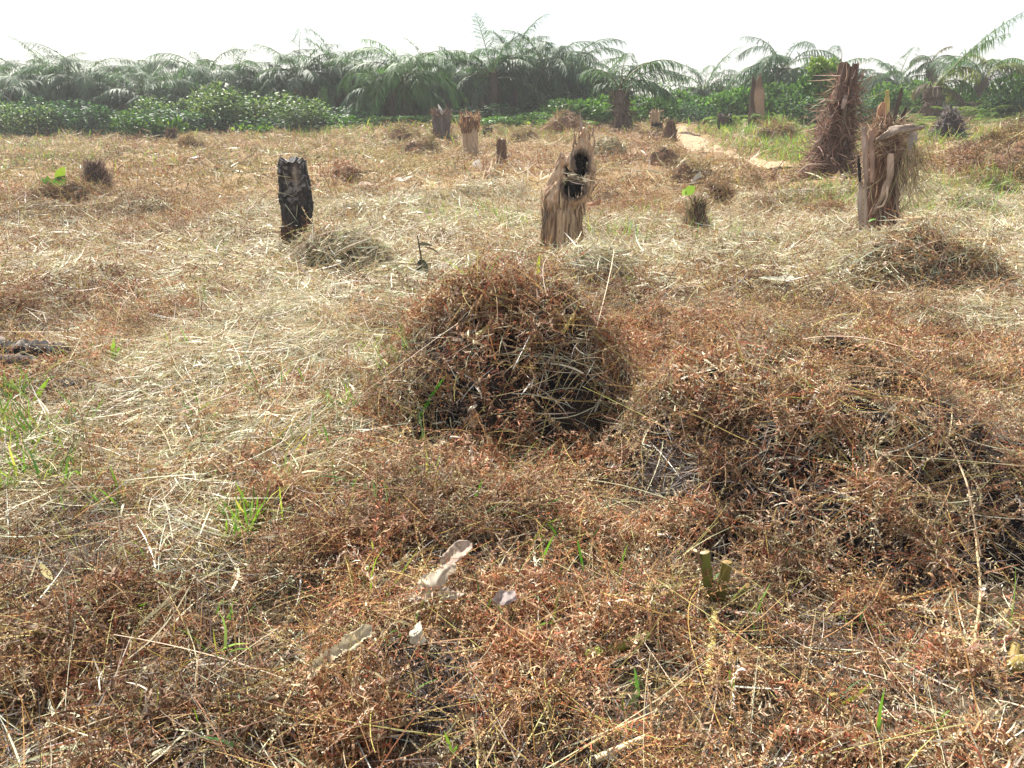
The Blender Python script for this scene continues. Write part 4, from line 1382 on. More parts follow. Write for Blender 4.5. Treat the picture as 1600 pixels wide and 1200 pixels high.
# burnt root heap on the right
p = ground(1478, 222)
HZ = p
root = thing('root_heap', 'tall black heap of burnt roots at the foot of the yellow-fronded palm', 'heap', p)
u = depth_of(p) / FPX
G = Geo()
shell(G, p - [0, 0, .1], lambda th, t: (30 * u * (1 - .85 * t) * np.cos(th) * (1 + .2 * np.cos(th * 3)), 24 * u * (1 - .85 * t) * np.sin(th)), lambda th, t: t * 52 * u * (.8 + .4 * vn(th * 2, t * 3, seed=6)), 40, 20,
      lambda th, t, X, Y, Z: wood_cols([(.02, .017, .017), (.06, .045, .04), (.03, .025, .025)], th, Z, 3, 3, 6), lambda th, t, X, Y, Z: 8 * u * (ring_noise(th, Z, 3, 3, 7) - .5), cap=.02)
G.build('core', M_CHAR, root)
G = Geo()
n_ = 520
a_ = rng.uniform(0, 2 * PI, n_); k_ = rng.random(n_) ** .8
P0 = p + np.stack([32 * u * (1 - .85 * k_) * np.cos(a_), 26 * u * (1 - .85 * k_) * np.sin(a_), 50 * u * k_], -1)
local_ribbons(G, P0, unit(np.stack([np.cos(a_) + rng.normal(0, .6, n_), np.sin(a_) + rng.normal(0, .6, n_), rng.normal(-.3, .7, n_)], -1)), rng.uniform(4, 15, n_) * u, rng.uniform(.7, 1.6, n_) * u,
              pal([(.05, .04, .04), (.12, .095, .09), (.22, .19, .18), (.30, .26, .24), (.12, .06, .05)], n_), .8, 4, .3)
G.build('root_tangle', M_LITTER, root)['kind'] = 'stuff'


# ================================================================== palms
def frond(geo, P0, az, el, L, n_leaf, leaf_len, droop, colA, colB, lw=.035, lift=.1, twist=0.0, lseg=2, stem_c=(.20, .22, .09), stem_w=.05, bare=.12, m=0, leafcurl=(.5, 1.5)):
    T = np.array([[math.sin(az) * math.cos(el), math.cos(az) * math.cos(el), math.sin(el)]])
    N = frame(T, np.array([[0, 0, -1.0]]))
    side = np.cross(T, N)
    if twist:
        N = N * math.cos(twist) + side * math.sin(twist)
    ns = 14
    pts, tg, B = curve(np.array([P0], float), T, N, L, ns, droop)
    pts, tg, B = pts[0], tg[0], B[0]
    w = np.linspace(1, .15, ns + 1)
    tube(geo, pts, stem_w * .5 * w, np.asarray(stem_c, float), 4, .8, cap=False, m=m)
    s = np.linspace(bare, .99, n_leaf)
    pp = np.stack([np.interp(s * ns, np.arange(ns + 1), pts[:, i]) for i in range(3)], -1)
    tt = unit(np.stack([np.interp(s * ns, np.arange(ns + 1), tg[:, i]) for i in range(3)], -1))
    prof = np.interp(s, [bare, .3, .6, .85, 1], [.55, .95, 1, .7, .45])
    for sd in (-1, 1):
        up = unit(np.cross(tt, B)) * 1.0
        up = up * np.where(up[:, 2:] < 0, -1, 1)
        d = unit(sd * B[None] * .8 + tt * (.55 + .5 * s[:, None]) + up * lift * rng.uniform(-.3, 1, (n_leaf, 1)) + .14 * rng.normal(size=(n_leaf, 3)))
        Nn = frame(d, np.tile([0, 0, -1.0], (n_leaf, 1)))
        c = colA + (colB - colA) * rng.random((n_leaf, 1))
        c = c * (1 + .15 * rng.normal(size=(n_leaf, 1)))
        ribbon(geo, pp, d, Nn, leaf_len * prof * rng.uniform(.8, 1.15, n_leaf), lw * prof, lseg, rng.uniform(*leafcurl, n_leaf), np.clip(c, .005, 1), m=m)


PG1, PG2 = np.array([.038, .092, .045]), np.array([.088, .160, .080])     # grey-green
PB1, PB2 = np.array([.05, .125, .038]), np.array([.11, .21, .065])          # fresher green
PY1, PY2 = np.array([.22, .22, .04]), np.array([.36, .33, .07])           # yellowing
PD1, PD2 = np.array([.10, .075, .05]), np.array([.20, .155, .11])         # dead


def crown_geo(nf, L, droop=(1.1, 2.0), el=(1.2, -.45), cA=PG1, cB=PG2, nl=62, leaf=.72, dead=2, lw=.040):
    G = Geo()
    for k in range(nf):
        f = k / (nf - 1)
        e = el[0] + (el[1] - el[0]) * f ** 1.1 + rng.normal(0, .1)
        a = k * 2.39996 + rng.normal(0, .2)
        v = rng.random()
        ca, cb = cA * (.8 + .4 * v), cB * (.8 + .4 * v)
        if k >= nf - dead:
            ca, cb = PD1, PD2
        frond(G, [.06 * math.sin(a), .06 * math.cos(a), rng.uniform(-.15, .05)], a, e, L * rng.uniform(.8, 1.1), nl, leaf, rng.uniform(*droop) * (1.05 + .2 * f), ca, cb, lw=lw)
    return G


def mesh_only(G, name, mats):
    return mesh_of(name, np.concatenate(G.V), np.concatenate(G.Q), np.concatenate(G.C), np.concatenate(G.M), mats)


CROWNS = [mesh_only(crown_geo(28, 2.6), 'palm_crown', M_PALM),
          mesh_only(crown_geo(32, 2.8, (1.2, 2.2)), 'palm_crown', M_PALM),
          mesh_only(crown_geo(26, 2.6, (.8, 1.6), (1.3, -.3)), 'palm_crown', M_PALM),
          mesh_only(crown_geo(28, 2.7, (1.1, 2.1), (1.3, -.4), PB1, PB2), 'palm_crown', M_PALM)]


CH = []
for me in CROWNS:
    zz = np.empty(len(me.vertices) * 3, np.float32); me.vertices.foreach_get('co', zz)
    CH.append(float(np.percentile(zz[2::3], 96.5)))


def palm_trunk_geo(h, r, seed):
    G = Geo()
    shell(G, (0, 0, -.2), lambda th, t: (r * np.interp(t, [0, .3, .85, 1], [1.25, 1, 1.15, .8]) * np.cos(th), r * np.interp(t, [0, .3, .85, 1], [1.25, 1, 1.15, .8]) * np.sin(th)),
          lambda th, t: t * (h + .25), 18, 26, lambda th, t, X, Y, Z: wood_cols([(.07, .05, .04), (.17, .12, .09), (.11, .08, .06)], th, Z, 4, 5, seed),
          lambda th, t, X, Y, Z: .10 * r * np.sign(np.sin(Z * 26 + th * 3)) + .3 * r * (ring_noise(th, Z, 4, 6, seed) - .5), cap=.05)
    return G


TRUNKS = [mesh_only(palm_trunk_geo(1.0, .22, 301), 'palm_trunk', M_FIBRE), mesh_only(palm_trunk_geo(1.0, .27, 302), 'palm_trunk', M_FIBRE)]
PALMS = 'palms of the belt behind the field'
N_PALM = [0]


def place_palm(px, ytop, dist, label, kind=0, group=PALMS, trunk=None, scale=None, pyb=None):
    """palm at photo column px, dist metres away, its top showing at photo row ytop"""
    q = at(px, 190, dist)
    x, y = q[0], dist
    z = float(H(np.array([x]), np.array([y]))[0])
    ztop = at(px, ytop, dist)[2]
    tot = max(ztop - z, 1.2)
    ch = CH[kind]                 # height of the crown above its base
    sc = scale or float(np.clip(tot / (ch + .75), .62, 1.28))
    th = max(tot - ch * sc, .25)
    root = thing('palm_tree', label, 'palm', (x, y, z), group)
    N_PALM[0] += 1
    t = bpy.data.objects.new('trunk', TRUNKS[N_PALM[0] % 2]); COLL.objects.link(t); t.parent = root
    t.scale = (sc, sc, th)
    c = bpy.data.objects.new('crown', CROWNS[kind]); COLL.objects.link(c); c.parent = root
    c.location = (0, 0, th); c.scale = (sc, sc, sc); c.rotation_euler = (rng.normal(0, .06), rng.normal(0, .06), rng.uniform(0, 6.28))
    return root


FRONT = [
    (12, 112, 40, 0, 'palm at the far left edge of the belt, above dark shrubs'),
    (58, 108, 43, 1, 'short drooping palm between the left edge and the twin tall far-left crowns'),
    (96, 84, 46, 2, 'taller left palm with one thin upright tip, rising above the left shrubs'),
    (140, 92, 42, 1, 'palm with an arching tip to the right, next to the upright-tipped left palm'),
    (182, 110, 44, 0, 'low palm in the dip left of the round small crown'),
    (228, 106, 41, 2, 'small round palm crown standing alone above the pale leafy bushes'),
    (278, 118, 46, 0, 'low hazy palm in the gap left of the pale green bush top'),
    (330, 90, 44, 1, 'palm with two drooping top fronds above the big pale green bush'),
    (378, 98, 42, 1, 'rounded palm right of the two-drooping-frond crown'),
    (425, 96, 43, 0, 'grey palm standing straight behind the charred black post'),
    (474, 72, 40, 2, 'tall palm with stiff upright fronds, first right of the charred post'),
    (530, 72, 42, 2, 'tall palm with feathery right-leaning tips, second right of the charred post'),
    (578, 96, 43, 0, 'lower palm in the saddle before the palm with a visible brown trunk'),
    (637, 79, 36, 3, 'palm with a clearly visible brown trunk and drooping green crown'),
    (606, 100, 38, 1, 'palm with a grey leaning trunk beside the brown-trunked one'),
    (676, 88, 41, 2, 'palm with tips bending right beside the brown-trunked palm'),
    (716, 98, 42, 0, 'mid-height palm behind the grey and tan stumps'),
    (770, 66, 39, 2, 'tall palm with yellowish inner fronds behind the far forked stump'),
    (800, 57, 43, 2, 'tallest palm of the belt with thin feathery tips'),
    (850, 72, 40, 1, 'big dense rounded palm, bluish green, behind the hollow stump'),
    (888, 74, 41, 1, 'dense palm sloping down right of the big rounded one'),
    (928, 104, 42, 0, 'lower palm at the right end of the dense belt'),
]
for (px, yt, d, k, lab) in FRONT:
    place_palm(px, yt, d + 5, lab, k)
r2 = np.random.default_rng(5)
for k in range(42):
    px = -70 + k * 24.5 + r2.uniform(-8, 8)
    place_palm(px, r2.uniform(96, 124) - 14 * math.exp(-((px - 820) / 120) ** 2), r2.uniform(54, 66), 'hazy grey-green palm crown at the back of the belt', int(r2.integers(0, 3)), 'hazy palms at the back of the belt')
for k in range(8):
    px = -60 + k * 66 + r2.uniform(-20, 20)
    place_palm(px, r2.uniform(128, 150), r2.uniform(46, 49), 'low young palm among the shrubs at the foot of the belt', int(r2.integers(0, 4)), 'low young palms at the foot of the belt', scale=r2.uniform(.6, .8))

# far palms on the right, each alone against the sky
place_palm(1096, 103, 52, 'small round palm on a slim trunk, right of the palm with arching fronds', 2, 'palms on the right')
place_palm(1215, 74, 46, 'palm leaning behind the split brown trunk on the right', 1, 'palms on the right')
place_palm(1288, 88, 60, 'dark distant palm behind the bright green young tree', 0, 'palms on the right')
place_palm(1322, 108, 62, 'distant grey palm just right of the rooty trunk top', 0, 'palms on the right')
place_palm(1392, 92, 56, 'pale feathery distant palm between the rooty trunk and the yellow-fronded palm', 2, 'palms on the right')
place_palm(1352, 118, 66, 'low far palm, smallest on the right skyline', 0, 'palms on the right')
place_palm(1160, 122, 62, 'low hazy palm left of the split brown trunk', 1, 'palms on the right')


def custom_palm(label, px, pyb, dist, trunk_top, fronds, rbase=.28, trunk_cols=None, name='palm_tree'):
    """a palm whose fronds are parts: fronds = (azimuth deg from view axis, elevation deg, length, droop, palette, leaf length, twist)"""
    q = at(px, pyb, dist)
    z = float(H(np.array([q[0]]), np.array([dist]))[0])
    root = thing(name, label, 'palm', (q[0], dist, z), 'palms on the right')
    o3 = np.array([q[0], dist, z])
    top = at(trunk_top[0], trunk_top[1], dist)
    G = Geo()
    k = 16; t = np.linspace(0, 1, k)
    pts = np.stack([np.interp(t, [0, 1], [o3[i] - (.2 if i == 2 else 0), top[i]]) for i in range(3)], -1)
    tube(G, pts, rbase * np.interp(t, [0, .2, .8, 1], [1.35, 1, 1.05, .75]), wood_cols(trunk_cols or [(.06, .045, .04), (.15, .11, .085), (.09, .065, .05)], t * 9, t * 4, 3, 3, 12)[:, :], 12, 1.0, wob=.45, seed=4)
    n_ = 200
    hh = rng.random(n_); a_ = rng.uniform(0, 6.28, n_)
    P0 = o3[None] * (1 - hh[:, None]) + top[None] * hh[:, None] + np.stack([np.cos(a_) * rbase, np.sin(a_) * rbase, 0 * a_], -1)
    local_ribbons(G, P0, unit(np.stack([np.cos(a_) * .5, np.sin(a_) * .5, rng.normal(-.3, .8, n_)], -1)), rng.uniform(.15, .6, n_), .05, pal([(.16, .12, .09), (.26, .2, .14), (.08, .06, .05)], n_), .5, 3, .2)
    G.build('trunk', M_FIBRE, root)
    for (az, el, L, dr, palc, leaf, tw) in fronds:
        G = Geo()
        frond(G, top + np.array([0, 0, -.1]), math.radians(az), math.radians(el), L, int(16 + 17 * L), leaf * 1.35, dr, palc[0], palc[1], lw=.05, twist=tw, lift=-.1, stem_w=.07, bare=.06, leafcurl=(.7, 1.6))
        G.build('frond', M_PALM, root)
    return root


YG = (np.array([.22, .21, .06]), np.array([.17, .24, .08])); GR = (PB1, PB2); GG = (PG1, PG2); DD = (PD1, PD2); YY = (PY1, PY2)
custom_palm('palm with arching feathery fronds on a dark thick trunk, beside the path', 976, 195, 34, (968, 140),
            [(95, 55, 3.0, 1.5, GG, .75, 0), (80, 68, 3.2, 1.6, GG, .75, 0), (60, 72, 2.9, 1.7, GG, .7, 0), (100, 35, 2.6, 1.5, GG, .7, 0), (120, 50, 2.4, 1.9, GG, .7, 0), (-60, 75, 2.2, 1.8, GG, .7, 0),
             (-100, 66, 1.3, 1.9, GG, .6, 0), (20, 80, 2.4, 1.2, GG, .6, 0)], .30)
custom_palm('palm with one long yellow-based frond leaning up and right', 1456, 205, 41, (1460, 136),
            [(88, 56, 5.2, .45, GR, 1.05, 0), (84, 60, 4.4, .8, GR, .95, 0), (80, 70, 3.0, 1.9, YG, .9, 0), (100, 50, 2.4, 2.0, GR, .8, 0), (60, 40, 1.9, 1.8, YG, .7, 0), (-90, 55, 1.3, 2.4, DD, .6, 0), (110, 15, 1.8, 1.4, DD, .6, 0), (88, 52, 1.9, .6, YY, .85, 0)], .42)
custom_palm('broad-fronded palm at the right, its heavy fronds drooping both ways', 1532, 175, 46, (1536, 122),
            [(90, 50, 3.6, 1.7, GG, 1.0, 0), (75, 65, 3.2, 1.6, GR, 1.0, 0), (-85, 68, 3.0, 1.9, GG, 1.0, 0), (-60, 74, 3.2, 1.8, GG, 1.0, 0), (100, 30, 3.2, 1.0, GG, 1.0, 0), (40, 72, 3.0, 1.8, GR, .9, 0),
             (-110, 40, 2.2, 2.0, GG, .9, 0), (120, 70, 2.6, 2.0, YG, .9, 0), (0, 80, 2.6, 1.5, YG, .9, 0)], .32)
custom_palm('dying dark palm with a few ragged drooping fronds on the right skyline', 1457, 150, 56, (1457, 96),
            [(-90, 55, 1.9, 2.2, DD, .45, 0), (-70, 70, 1.7, 2.3, GG, .4, 0), (70, 72, 2.0, 1.3, DD, .4, 0), (95, 60, 1.9, 1.9, GG, .45, 0), (110, 30, 1.6, 2.2, DD, .4, 0), (-100, 20, 1.3, 1.6, DD, .4, 0)], .3)
p = ground(1183, 178)
# split dead trunk
q = at(1183, 185, 36); z = float(H(np.array([q[0]]), np.array([36.]))[0])
root = thing('dead_trunk', 'split brown dead palm trunk with two upright pointed slabs, among green bushes', 'stump', (q[0], 36, z), STUMPS)
slat('slab', [[q[0] - .12, 36, z], at(1178, 150, 36), at(1177, 116, 36)], [.42, .36, .05], .5, (.12, .075, .055), M_FIBRE, 31)
slat('slab', [[q[0] + .22, 35.9, z], at(1186, 150, 35.9), at(1186, 128, 35.9), at(1188, 115, 35.9)], [.46, .50, .30, .03], .4, (.34, .22, .15), M_FIBRE, 32)


# ================================================================== shrubs
def bush_geo(w, d, h, n, leaf, cols, seed, shape=(0, .3, .6, .8, .5, 1.0), jit_=.3, stem=True, lobes=9):
    """leaves spread through several uneven lobes"""
    G = Geo()
    r_ = np.random.default_rng(seed)
    cs = np.stack([r_.uniform(-.65, .65, lobes) * w / 2, r_.uniform(-.6, .6, lobes) * d / 2, r_.uniform(.25, .8, lobes) * h], -1)
    rs = r_.uniform(.28, .48, lobes)
    i = r_.choice(lobes, n, p=rs ** 2 / np.sum(rs ** 2))
    dv = unit(r_.normal(size=(n, 3)))
    rad = r_.uniform(.35, 1.0, n) ** .5
    P = cs[i] + dv * rad[:, None] * rs[i][:, None] * np.array([w * .62, d * .62, h * .75])
    P[:, 2] = np.where(P[:, 2] < .03, r_.uniform(.03, .5 * h, n), P[:, 2])
    T = unit(dv * .7 + r_.normal(size=(n, 3)) * .7 + np.array([0, 0, .1]))
    U = unit(dv + np.array([0, 0, .9]) + .5 * r_.normal(size=(n, 3)))
    c = np.asarray(cols, float)[r_.choice(len(cols), n)] * (1 + .2 * r_.normal(size=(n, 1)))
    lob = (.78 + .44 * r_.random(lobes))[i][:, None]
    s_ = leaf * r_.uniform(.6, 1.4, n)
    ribbon(G, P, T, frame(T, U), s_, s_ * .55, 3, r_.uniform(-.2, .9, n), np.clip(c * lob, .006, .6), prof=([0, .3, .7, 1], [.3, 1, .85, .1]))
    return G


def stems_geo(w, d, h, n):
    G = Geo()
    P = np.stack([rng.uniform(-.3, .3, n) * w, rng.uniform(-.3, .3, n) * d, np.full(n, -.05)], -1)
    T = unit(np.stack([rng.normal(0, .3, n), rng.normal(0, .3, n), np.ones(n)], -1))
    for k in range(n):
        L = h * rng.uniform(.6, .95)
        tube(G, [P[k], P[k] + T[k] * L * .5, P[k] + T[k] * L + rng.normal(0, .08, 3)], [.022, .016, .006], (.11, .085, .05), 5, cap=False)
    return G


def fern_bush_geo(w, h, n, cols, seed):
    G = Geo()
    r_ = np.random.default_rng(seed)
    for k in range(n):
        a = r_.uniform(0, 6.28)
        c0 = np.asarray(cols[int(r_.integers(len(cols)))])
        frond(G, [r_.uniform(-.45, .45) * w, r_.uniform(-.3, .3) * w, r_.uniform(0, .4) * h], a, r_.uniform(.7, 1.45), h * r_.uniform(.6, 1.0), 22, h * .2, r_.uniform(.9, 2.0), c0 * .8, c0 * 1.25, lw=.05, lseg=1, stem_w=.02, bare=.2)
    return G


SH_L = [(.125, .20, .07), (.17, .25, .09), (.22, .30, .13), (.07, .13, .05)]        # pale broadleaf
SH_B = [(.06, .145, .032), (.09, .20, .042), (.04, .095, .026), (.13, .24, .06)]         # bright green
SH_D = [(.03, .075, .038), (.05, .11, .05), (.07, .14, .065), (.022, .052, .03)]  # dark bluish; also paints the shade of bush feet
SH_Y = [(.20, .30, .05), (.15, .26, .05), (.26, .34, .08)]                            # yellow-green
FE_Y = [(.15, .25, .05), (.22, .30, .07), (.10, .19, .04)]

BUSH = {
    'pale': [bush_geo(2.6, 2.0, 2.2, 2600, .13, SH_L, 401), bush_geo(2.6, 2.0, 2.2, 2600, .12, SH_L + SH_D[:1], 402)],
    'bright': [bush_geo(2.4, 1.8, 1.3, 1900, .15, SH_B, 403), bush_geo(2.6, 1.8, 1.4, 1900, .14, SH_B, 404)],
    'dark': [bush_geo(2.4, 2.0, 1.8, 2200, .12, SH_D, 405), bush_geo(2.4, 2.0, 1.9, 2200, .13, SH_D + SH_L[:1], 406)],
    'low': [bush_geo(1.8, 1.2, .55, 800, .16, SH_B + SH_Y[:1], 407), bush_geo(1.8, 1.2, .6, 800, .15, SH_B + SH_L[:2], 408)],
    'fern': [fern_bush_geo(2.2, 1.1, 46, FE_Y, 409), fern_bush_geo(2.2, 1.2, 46, FE_Y + SH_B[:1], 410)],
}
BUSHM = {k: [mesh_only(g, 'foliage', M_GREEN if k != 'dark' else M_PALM) for g in v] for k, v in BUSH.items()}
BDIM = {'pale': (2.6, 2.2), 'bright': (2.5, 1.4), 'dark': (2.4, 1.9), 'low': (1.8, .6), 'fern': (2.2, 1.0)}
STEMM = mesh_only(stems_geo(2.0, 1.5, 1.0, 9), 'stem', M_STALK)
NB = [0]


def place_bush(kind, px, ytop, wpx, dist, label, group='bushes along the edge of the field', name='shrub', cat='shrub'):
    q = at(px, 200, dist)
    z = float(H(np.array([q[0]]), np.array([dist]))[0])
    u = dist / FPX
    h = max(at(px, ytop, dist)[2] - z, .25)
    NB[0] += 1
    root = thing(name, label, cat, (q[0], dist, z), group)
    o = bpy.data.objects.new('foliage', BUSHM[kind][NB[0] % 2]); COLL.objects.link(o); o.parent = root
    o.scale = (wpx * u / BDIM[kind][0], .9 + .2 * rng.random(), h / BDIM[kind][1])
    o.rotation_euler = (0, 0, rng.choice([0, PI]) + rng.normal(0, .3))
    if kind != 'fern':
        o2 = bpy.data.objects.new('stem', STEMM); COLL.objects.link(o2); o2.parent = root
        o2.scale = (wpx * u / 2.4, 1, h * .9); o2['kind'] = 'stuff'
    return root


B_ = [
    ('dark', 20, 155, 120, 37, 'shrub with shadow coloured into its dark leaves at the left edge, under the first palms'),  # shadow under the palms is put into the leaf colour
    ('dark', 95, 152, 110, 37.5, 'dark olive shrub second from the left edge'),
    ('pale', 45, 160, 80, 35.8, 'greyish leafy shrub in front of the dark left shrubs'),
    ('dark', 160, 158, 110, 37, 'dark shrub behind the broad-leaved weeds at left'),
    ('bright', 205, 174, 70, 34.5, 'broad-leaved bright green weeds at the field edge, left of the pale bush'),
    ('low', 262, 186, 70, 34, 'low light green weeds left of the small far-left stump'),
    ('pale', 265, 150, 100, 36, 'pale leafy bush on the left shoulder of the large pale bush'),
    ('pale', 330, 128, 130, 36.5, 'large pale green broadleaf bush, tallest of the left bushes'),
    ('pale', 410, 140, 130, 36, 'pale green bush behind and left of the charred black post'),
    ('dark', 300, 172, 150, 35.2, 'bush foot, shade put into its dark leaf colour, below the large pale bush'),  # shade below the pale bush painted as darker leaves
    ('dark', 392, 182, 120, 35, 'bush foot, shade put into its dark leaf colour, behind the charred post'),  # darker leaves carry the painted shade of this foot
    ('low', 395, 196, 70, 34, 'low bright weeds at the field edge left of the charred post'),
    ('pale', 470, 152, 90, 35.5, 'pale bush right behind the charred black post'),
    ('bright', 520, 178, 110, 34.5, 'bright green creeper mound right of the charred post'),
    ('low', 480, 198, 110, 33.5, 'low green creepers spilling onto the field, right of the charred post'),
    ('dark', 560, 168, 110, 36, 'dark shrub between creeper mound and palm trunks'),
    ('bright', 590, 182, 90, 34.2, 'bright green weeds in front of the grey palm trunk'),
    ('bright', 645, 180, 90, 34, 'glossy bright green weeds at the foot of the brown palm trunk'),
    ('low', 560, 200, 90, 33, 'low creepers before the dark shrub, left of the twin trunks'),
    ('bright', 700, 178, 100, 34.5, 'green bush behind the squat grey stump'),
    ('dark', 745, 165, 130, 36.5, 'dark bush behind the tan frayed-headed stump'),
    ('bright', 790, 180, 100, 34.5, 'bright creepers around the far forked stump'),
    ('bright', 840, 176, 100, 35, 'bright green creepers left of the hollow stump spike'),
    ('bright', 893, 152, 120, 36, 'tall heap of bright creeper leaves behind the hollow stump'),
    ('bright', 945, 150, 110, 37, 'bright creeper heap left of the palm with arching fronds'),
    ('low', 870, 188, 110, 34, 'low bright creeper edge above the long red-brown heap'),
    ('dark', 890, 132, 130, 40, 'dark bluish bush under the big rounded palms'),
    ('bright', 1012, 148, 100, 38, 'bright green bush right of the palm with arching fronds'),
    ('bright', 1062, 142, 110, 40, 'green leafy bush behind the half-burnt far stump'),
    ('dark', 1082, 160, 70, 37, 'dark green rounded bush where the path disappears'),
    ('bright', 1120, 146, 100, 39, 'green bush behind the wide black burnt stump'),
    ('bright', 1165, 132, 110, 41, 'light green bush left of the split brown trunk'),
    ('fern', 1160, 172, 90, 34, 'feathery green fern patch behind the wide black burnt stump'),
    ('bright', 1225, 126, 110, 40, 'tall green bush right of the split brown trunk'),
    ('fern', 1215, 176, 90, 33, 'light green fern bank below the split brown trunk'),
    ('fern', 1255, 186, 90, 28, 'yellow-green grassy ferns left of the rooty trunk'),
    ('dark', 1262, 148, 90, 32, 'dark blue-green bush immediately left of the rooty trunk'),
    ('dark', 1345, 150, 60, 30, 'dark bush peeping out right of the rooty trunk'),
    ('bright', 1375, 132, 110, 42, 'hazy green bush between the rooty trunk and the shredded stump'),
    ('fern', 1390, 172, 100, 32, 'ferns behind the head of the shredded stump'),
    ('bright', 1425, 128, 110, 46, 'green bush left of the yellow-fronded palm'),
    ('fern', 1430, 178, 90, 36, 'fern clump at the left foot of the yellow-fronded palm'),
    ('bright', 1495, 138, 110, 46, 'green bush between the two big right palms'),
    ('fern', 1525, 158, 110, 36, 'yellow-green fern bank right of the burnt root heap'),
    ('fern', 1590, 176, 90, 32, 'light green ferns at the right edge below the broadleaf bush'),
    ('bright', 1588, 112, 100, 38, 'large broadleaf bush at the right edge, below drooping palm fronds'),
    ('dark', 1570, 150, 90, 37, 'dark lower side of the broadleaf bush at the right edge'),
    ('fern', 1490, 186, 70, 30, 'small yellow-green ferns on the wide brown heap'),
    ('bright', 1640, 120, 110, 40, 'bush just past the right edge of the view'),
    ('dark', -50, 150, 110, 38, 'bush just past the left edge of the view'),
]
for (k, px, yt, w, d, lab) in B_:
    place_bush(k, px, yt, w, d + (2.5 if px < 480 else 4 if px < 1140 else 2.5), lab)
# young bright-topped tree left of the rooty trunk
q = at(1275, 200, 36); z = float(H(np.array([q[0]]), np.array([36.]))[0])
root = thing('young_tree', 'slender young tree with a bright yellow-green top, left of the rooty trunk', 'tree', (q[0], 36, z))
G = Geo()
tp = at(1277, 112, 36)
tube(G, [[q[0], 36, z - .1], [q[0] + .05, 36, z + 1.2], tp], [.06, .05, .02], (.16, .12, .08), 7)
for k in range(7):
    a = k * 2.4
    b0 = np.array([q[0] + .04, 36, z + 1.1 + .2 * k])
    tube(G, [b0, b0 + [.4 * math.cos(a), .4 * math.sin(a), .25], b0 + [.75 * math.cos(a), .75 * math.sin(a), .35]], [.025, .018, .006], (.16, .12, .08), 5, cap=False)
G.build('trunk', M_STALK, root)
G = bush_geo(1.9, 1.6, 2.3, 1500, .16, SH_B + SH_D[2:3], 431)
G.V = [v + np.array([q[0], 36, z + .5], np.float32) for v in G.V]
G2 = bush_geo(1.5, 1.2, .8, 700, .17, SH_Y, 432)
G2.V = [v + np.array([q[0] + .05, 36, at(1275, 122, 36)[2] - .1], np.float32) for v in G2.V]
G.add(np.concatenate(G2.V), np.concatenate(G2.Q), np.concatenate(G2.C))
G.build('crown', M_GREEN, root)

# the far wood beyond everything: one mass
G = Geo()
n_ = 26000
x = rng.uniform(-110, 130, n_); y = 105 + rng.normal(0, 6, n_)
hh = 2.2 + 4.2 * fbm(x / 6, x * 0, seed=501, octv=3) + 1.0 * sstep(20, 90, x)
zz = rng.random(n_) ** .7 * hh
T = unit(rng.normal(size=(n_, 3)) + np.array([0, 0, -.2]))
ribbon(G, np.stack([x, y, zz], -1), T, frame(T, rdir(n_)), rng.uniform(.3, .8, n_), rng.uniform(.10, .22, n_), 2, rng.normal(0, .5, n_), pal(SH_D + SH_L[:2], n_))
o = G.build('far_wood', M_PALM)
tag(o, 'hazy far wood on the horizon behind the right palms', 'wood', kind='stuff')


# ================================================================== small things in the near field
def zs(x, y, up=0.0):
    return np.array([x, y, gz(x, y) + up])


def on_ground(px, py, up=0.0):
    """where the line of sight through a photo pixel meets the ground or a mound"""
    d = ray(px, py)
    o = np.array([0, 0, CAMZ])
    t0, t1 = .8, 60.0
    for st in range(3):
        t = np.geomspace(t0, t1, 160)
        p = o[None] + d[None] * t[:, None]
        b = np.nonzero(p[:, 2] < height(p[:, 0].copy(), p[:, 1].copy()) + up)[0]
        k = int(b[0]) if len(b) else 159
        t0, t1 = t[max(k - 1, 0)], t[k]
    return o + d * t1


# fallen log at the left edge
L0 = on_ground(95, 568)
root = thing('fallen_log', 'weathered grey and black log lying at the left edge', 'log', L0)
u = depth_of(L0) / FPX
dz = L0[1]
L0 = L0 + np.array([0, 0, .03])
G = Geo()
pts = [at(-190, 560, dz - .05), at(-60, 552, dz), at(0, 549, dz), at(50, 551, dz), at(105, 552, dz)]
k = 70; t2 = np.linspace(0, 1, k)
pp = np.stack([np.interp(t2, np.linspace(0, 1, 5), [q_[i] for q_ in pts]) for i in range(3)], -1)
pp[:, 2] += .012 * (vn(t2 * 9, 0 * t2, seed=3) - .5)
cc = np.array([.1, .09, .08])


def log_col(V):
    n_ = fbm(V[..., 0] * 7, V[..., 2] * 30, V[..., 1] * 14, 19, 3)[..., None]
    w_ = sstep(.48, .58, n_)
    return np.array([.018, .016, .016]) * (1 - w_) + np.array([.30, .25, .21]) * w_


tube(G, pp, np.interp(t2, [0, .6, .97, 1], [.105, .098, .08, .045]), cc, 16, .8, wob=.5, seed=8, fcol=log_col)
G.build('trunk', M_WOOD, root)
G = Geo()
pts = [at(-190, 578, dz - .2), at(-40, 570, dz - .16), at(10, 563, dz - .15), at(50, 566, dz - .14), at(85, 574, dz - .12)]
pp = np.stack([np.interp(t2, np.linspace(0, 1, 5), [q_[i] for q_ in pts]) for i in range(3)], -1)
cc = wood_cols([(.10, .075, .065), (.26, .2, .17), (.06, .05, .048), (.33, .27, .24)], t2 * 14, t2 * 5, 2, 3, 29)
tube(G, pp, np.interp(t2, [0, .6, 1], [.06, .052, .02]), cc * .7, 12, .8, wob=.45, seed=18)
G.build('branch', M_WOOD, root)
G = Geo()
pts = [at(-190, 600, dz - .16), at(-30, 592, dz - .1), at(28, 580, dz - .08)]
tube(G, pts, [.09, .085, .05], (.02, .019, .019), 12, .9, wob=.4, seed=28)  # near-black length along the underside of the log
G.build('black_underside', M_CHAR, root)


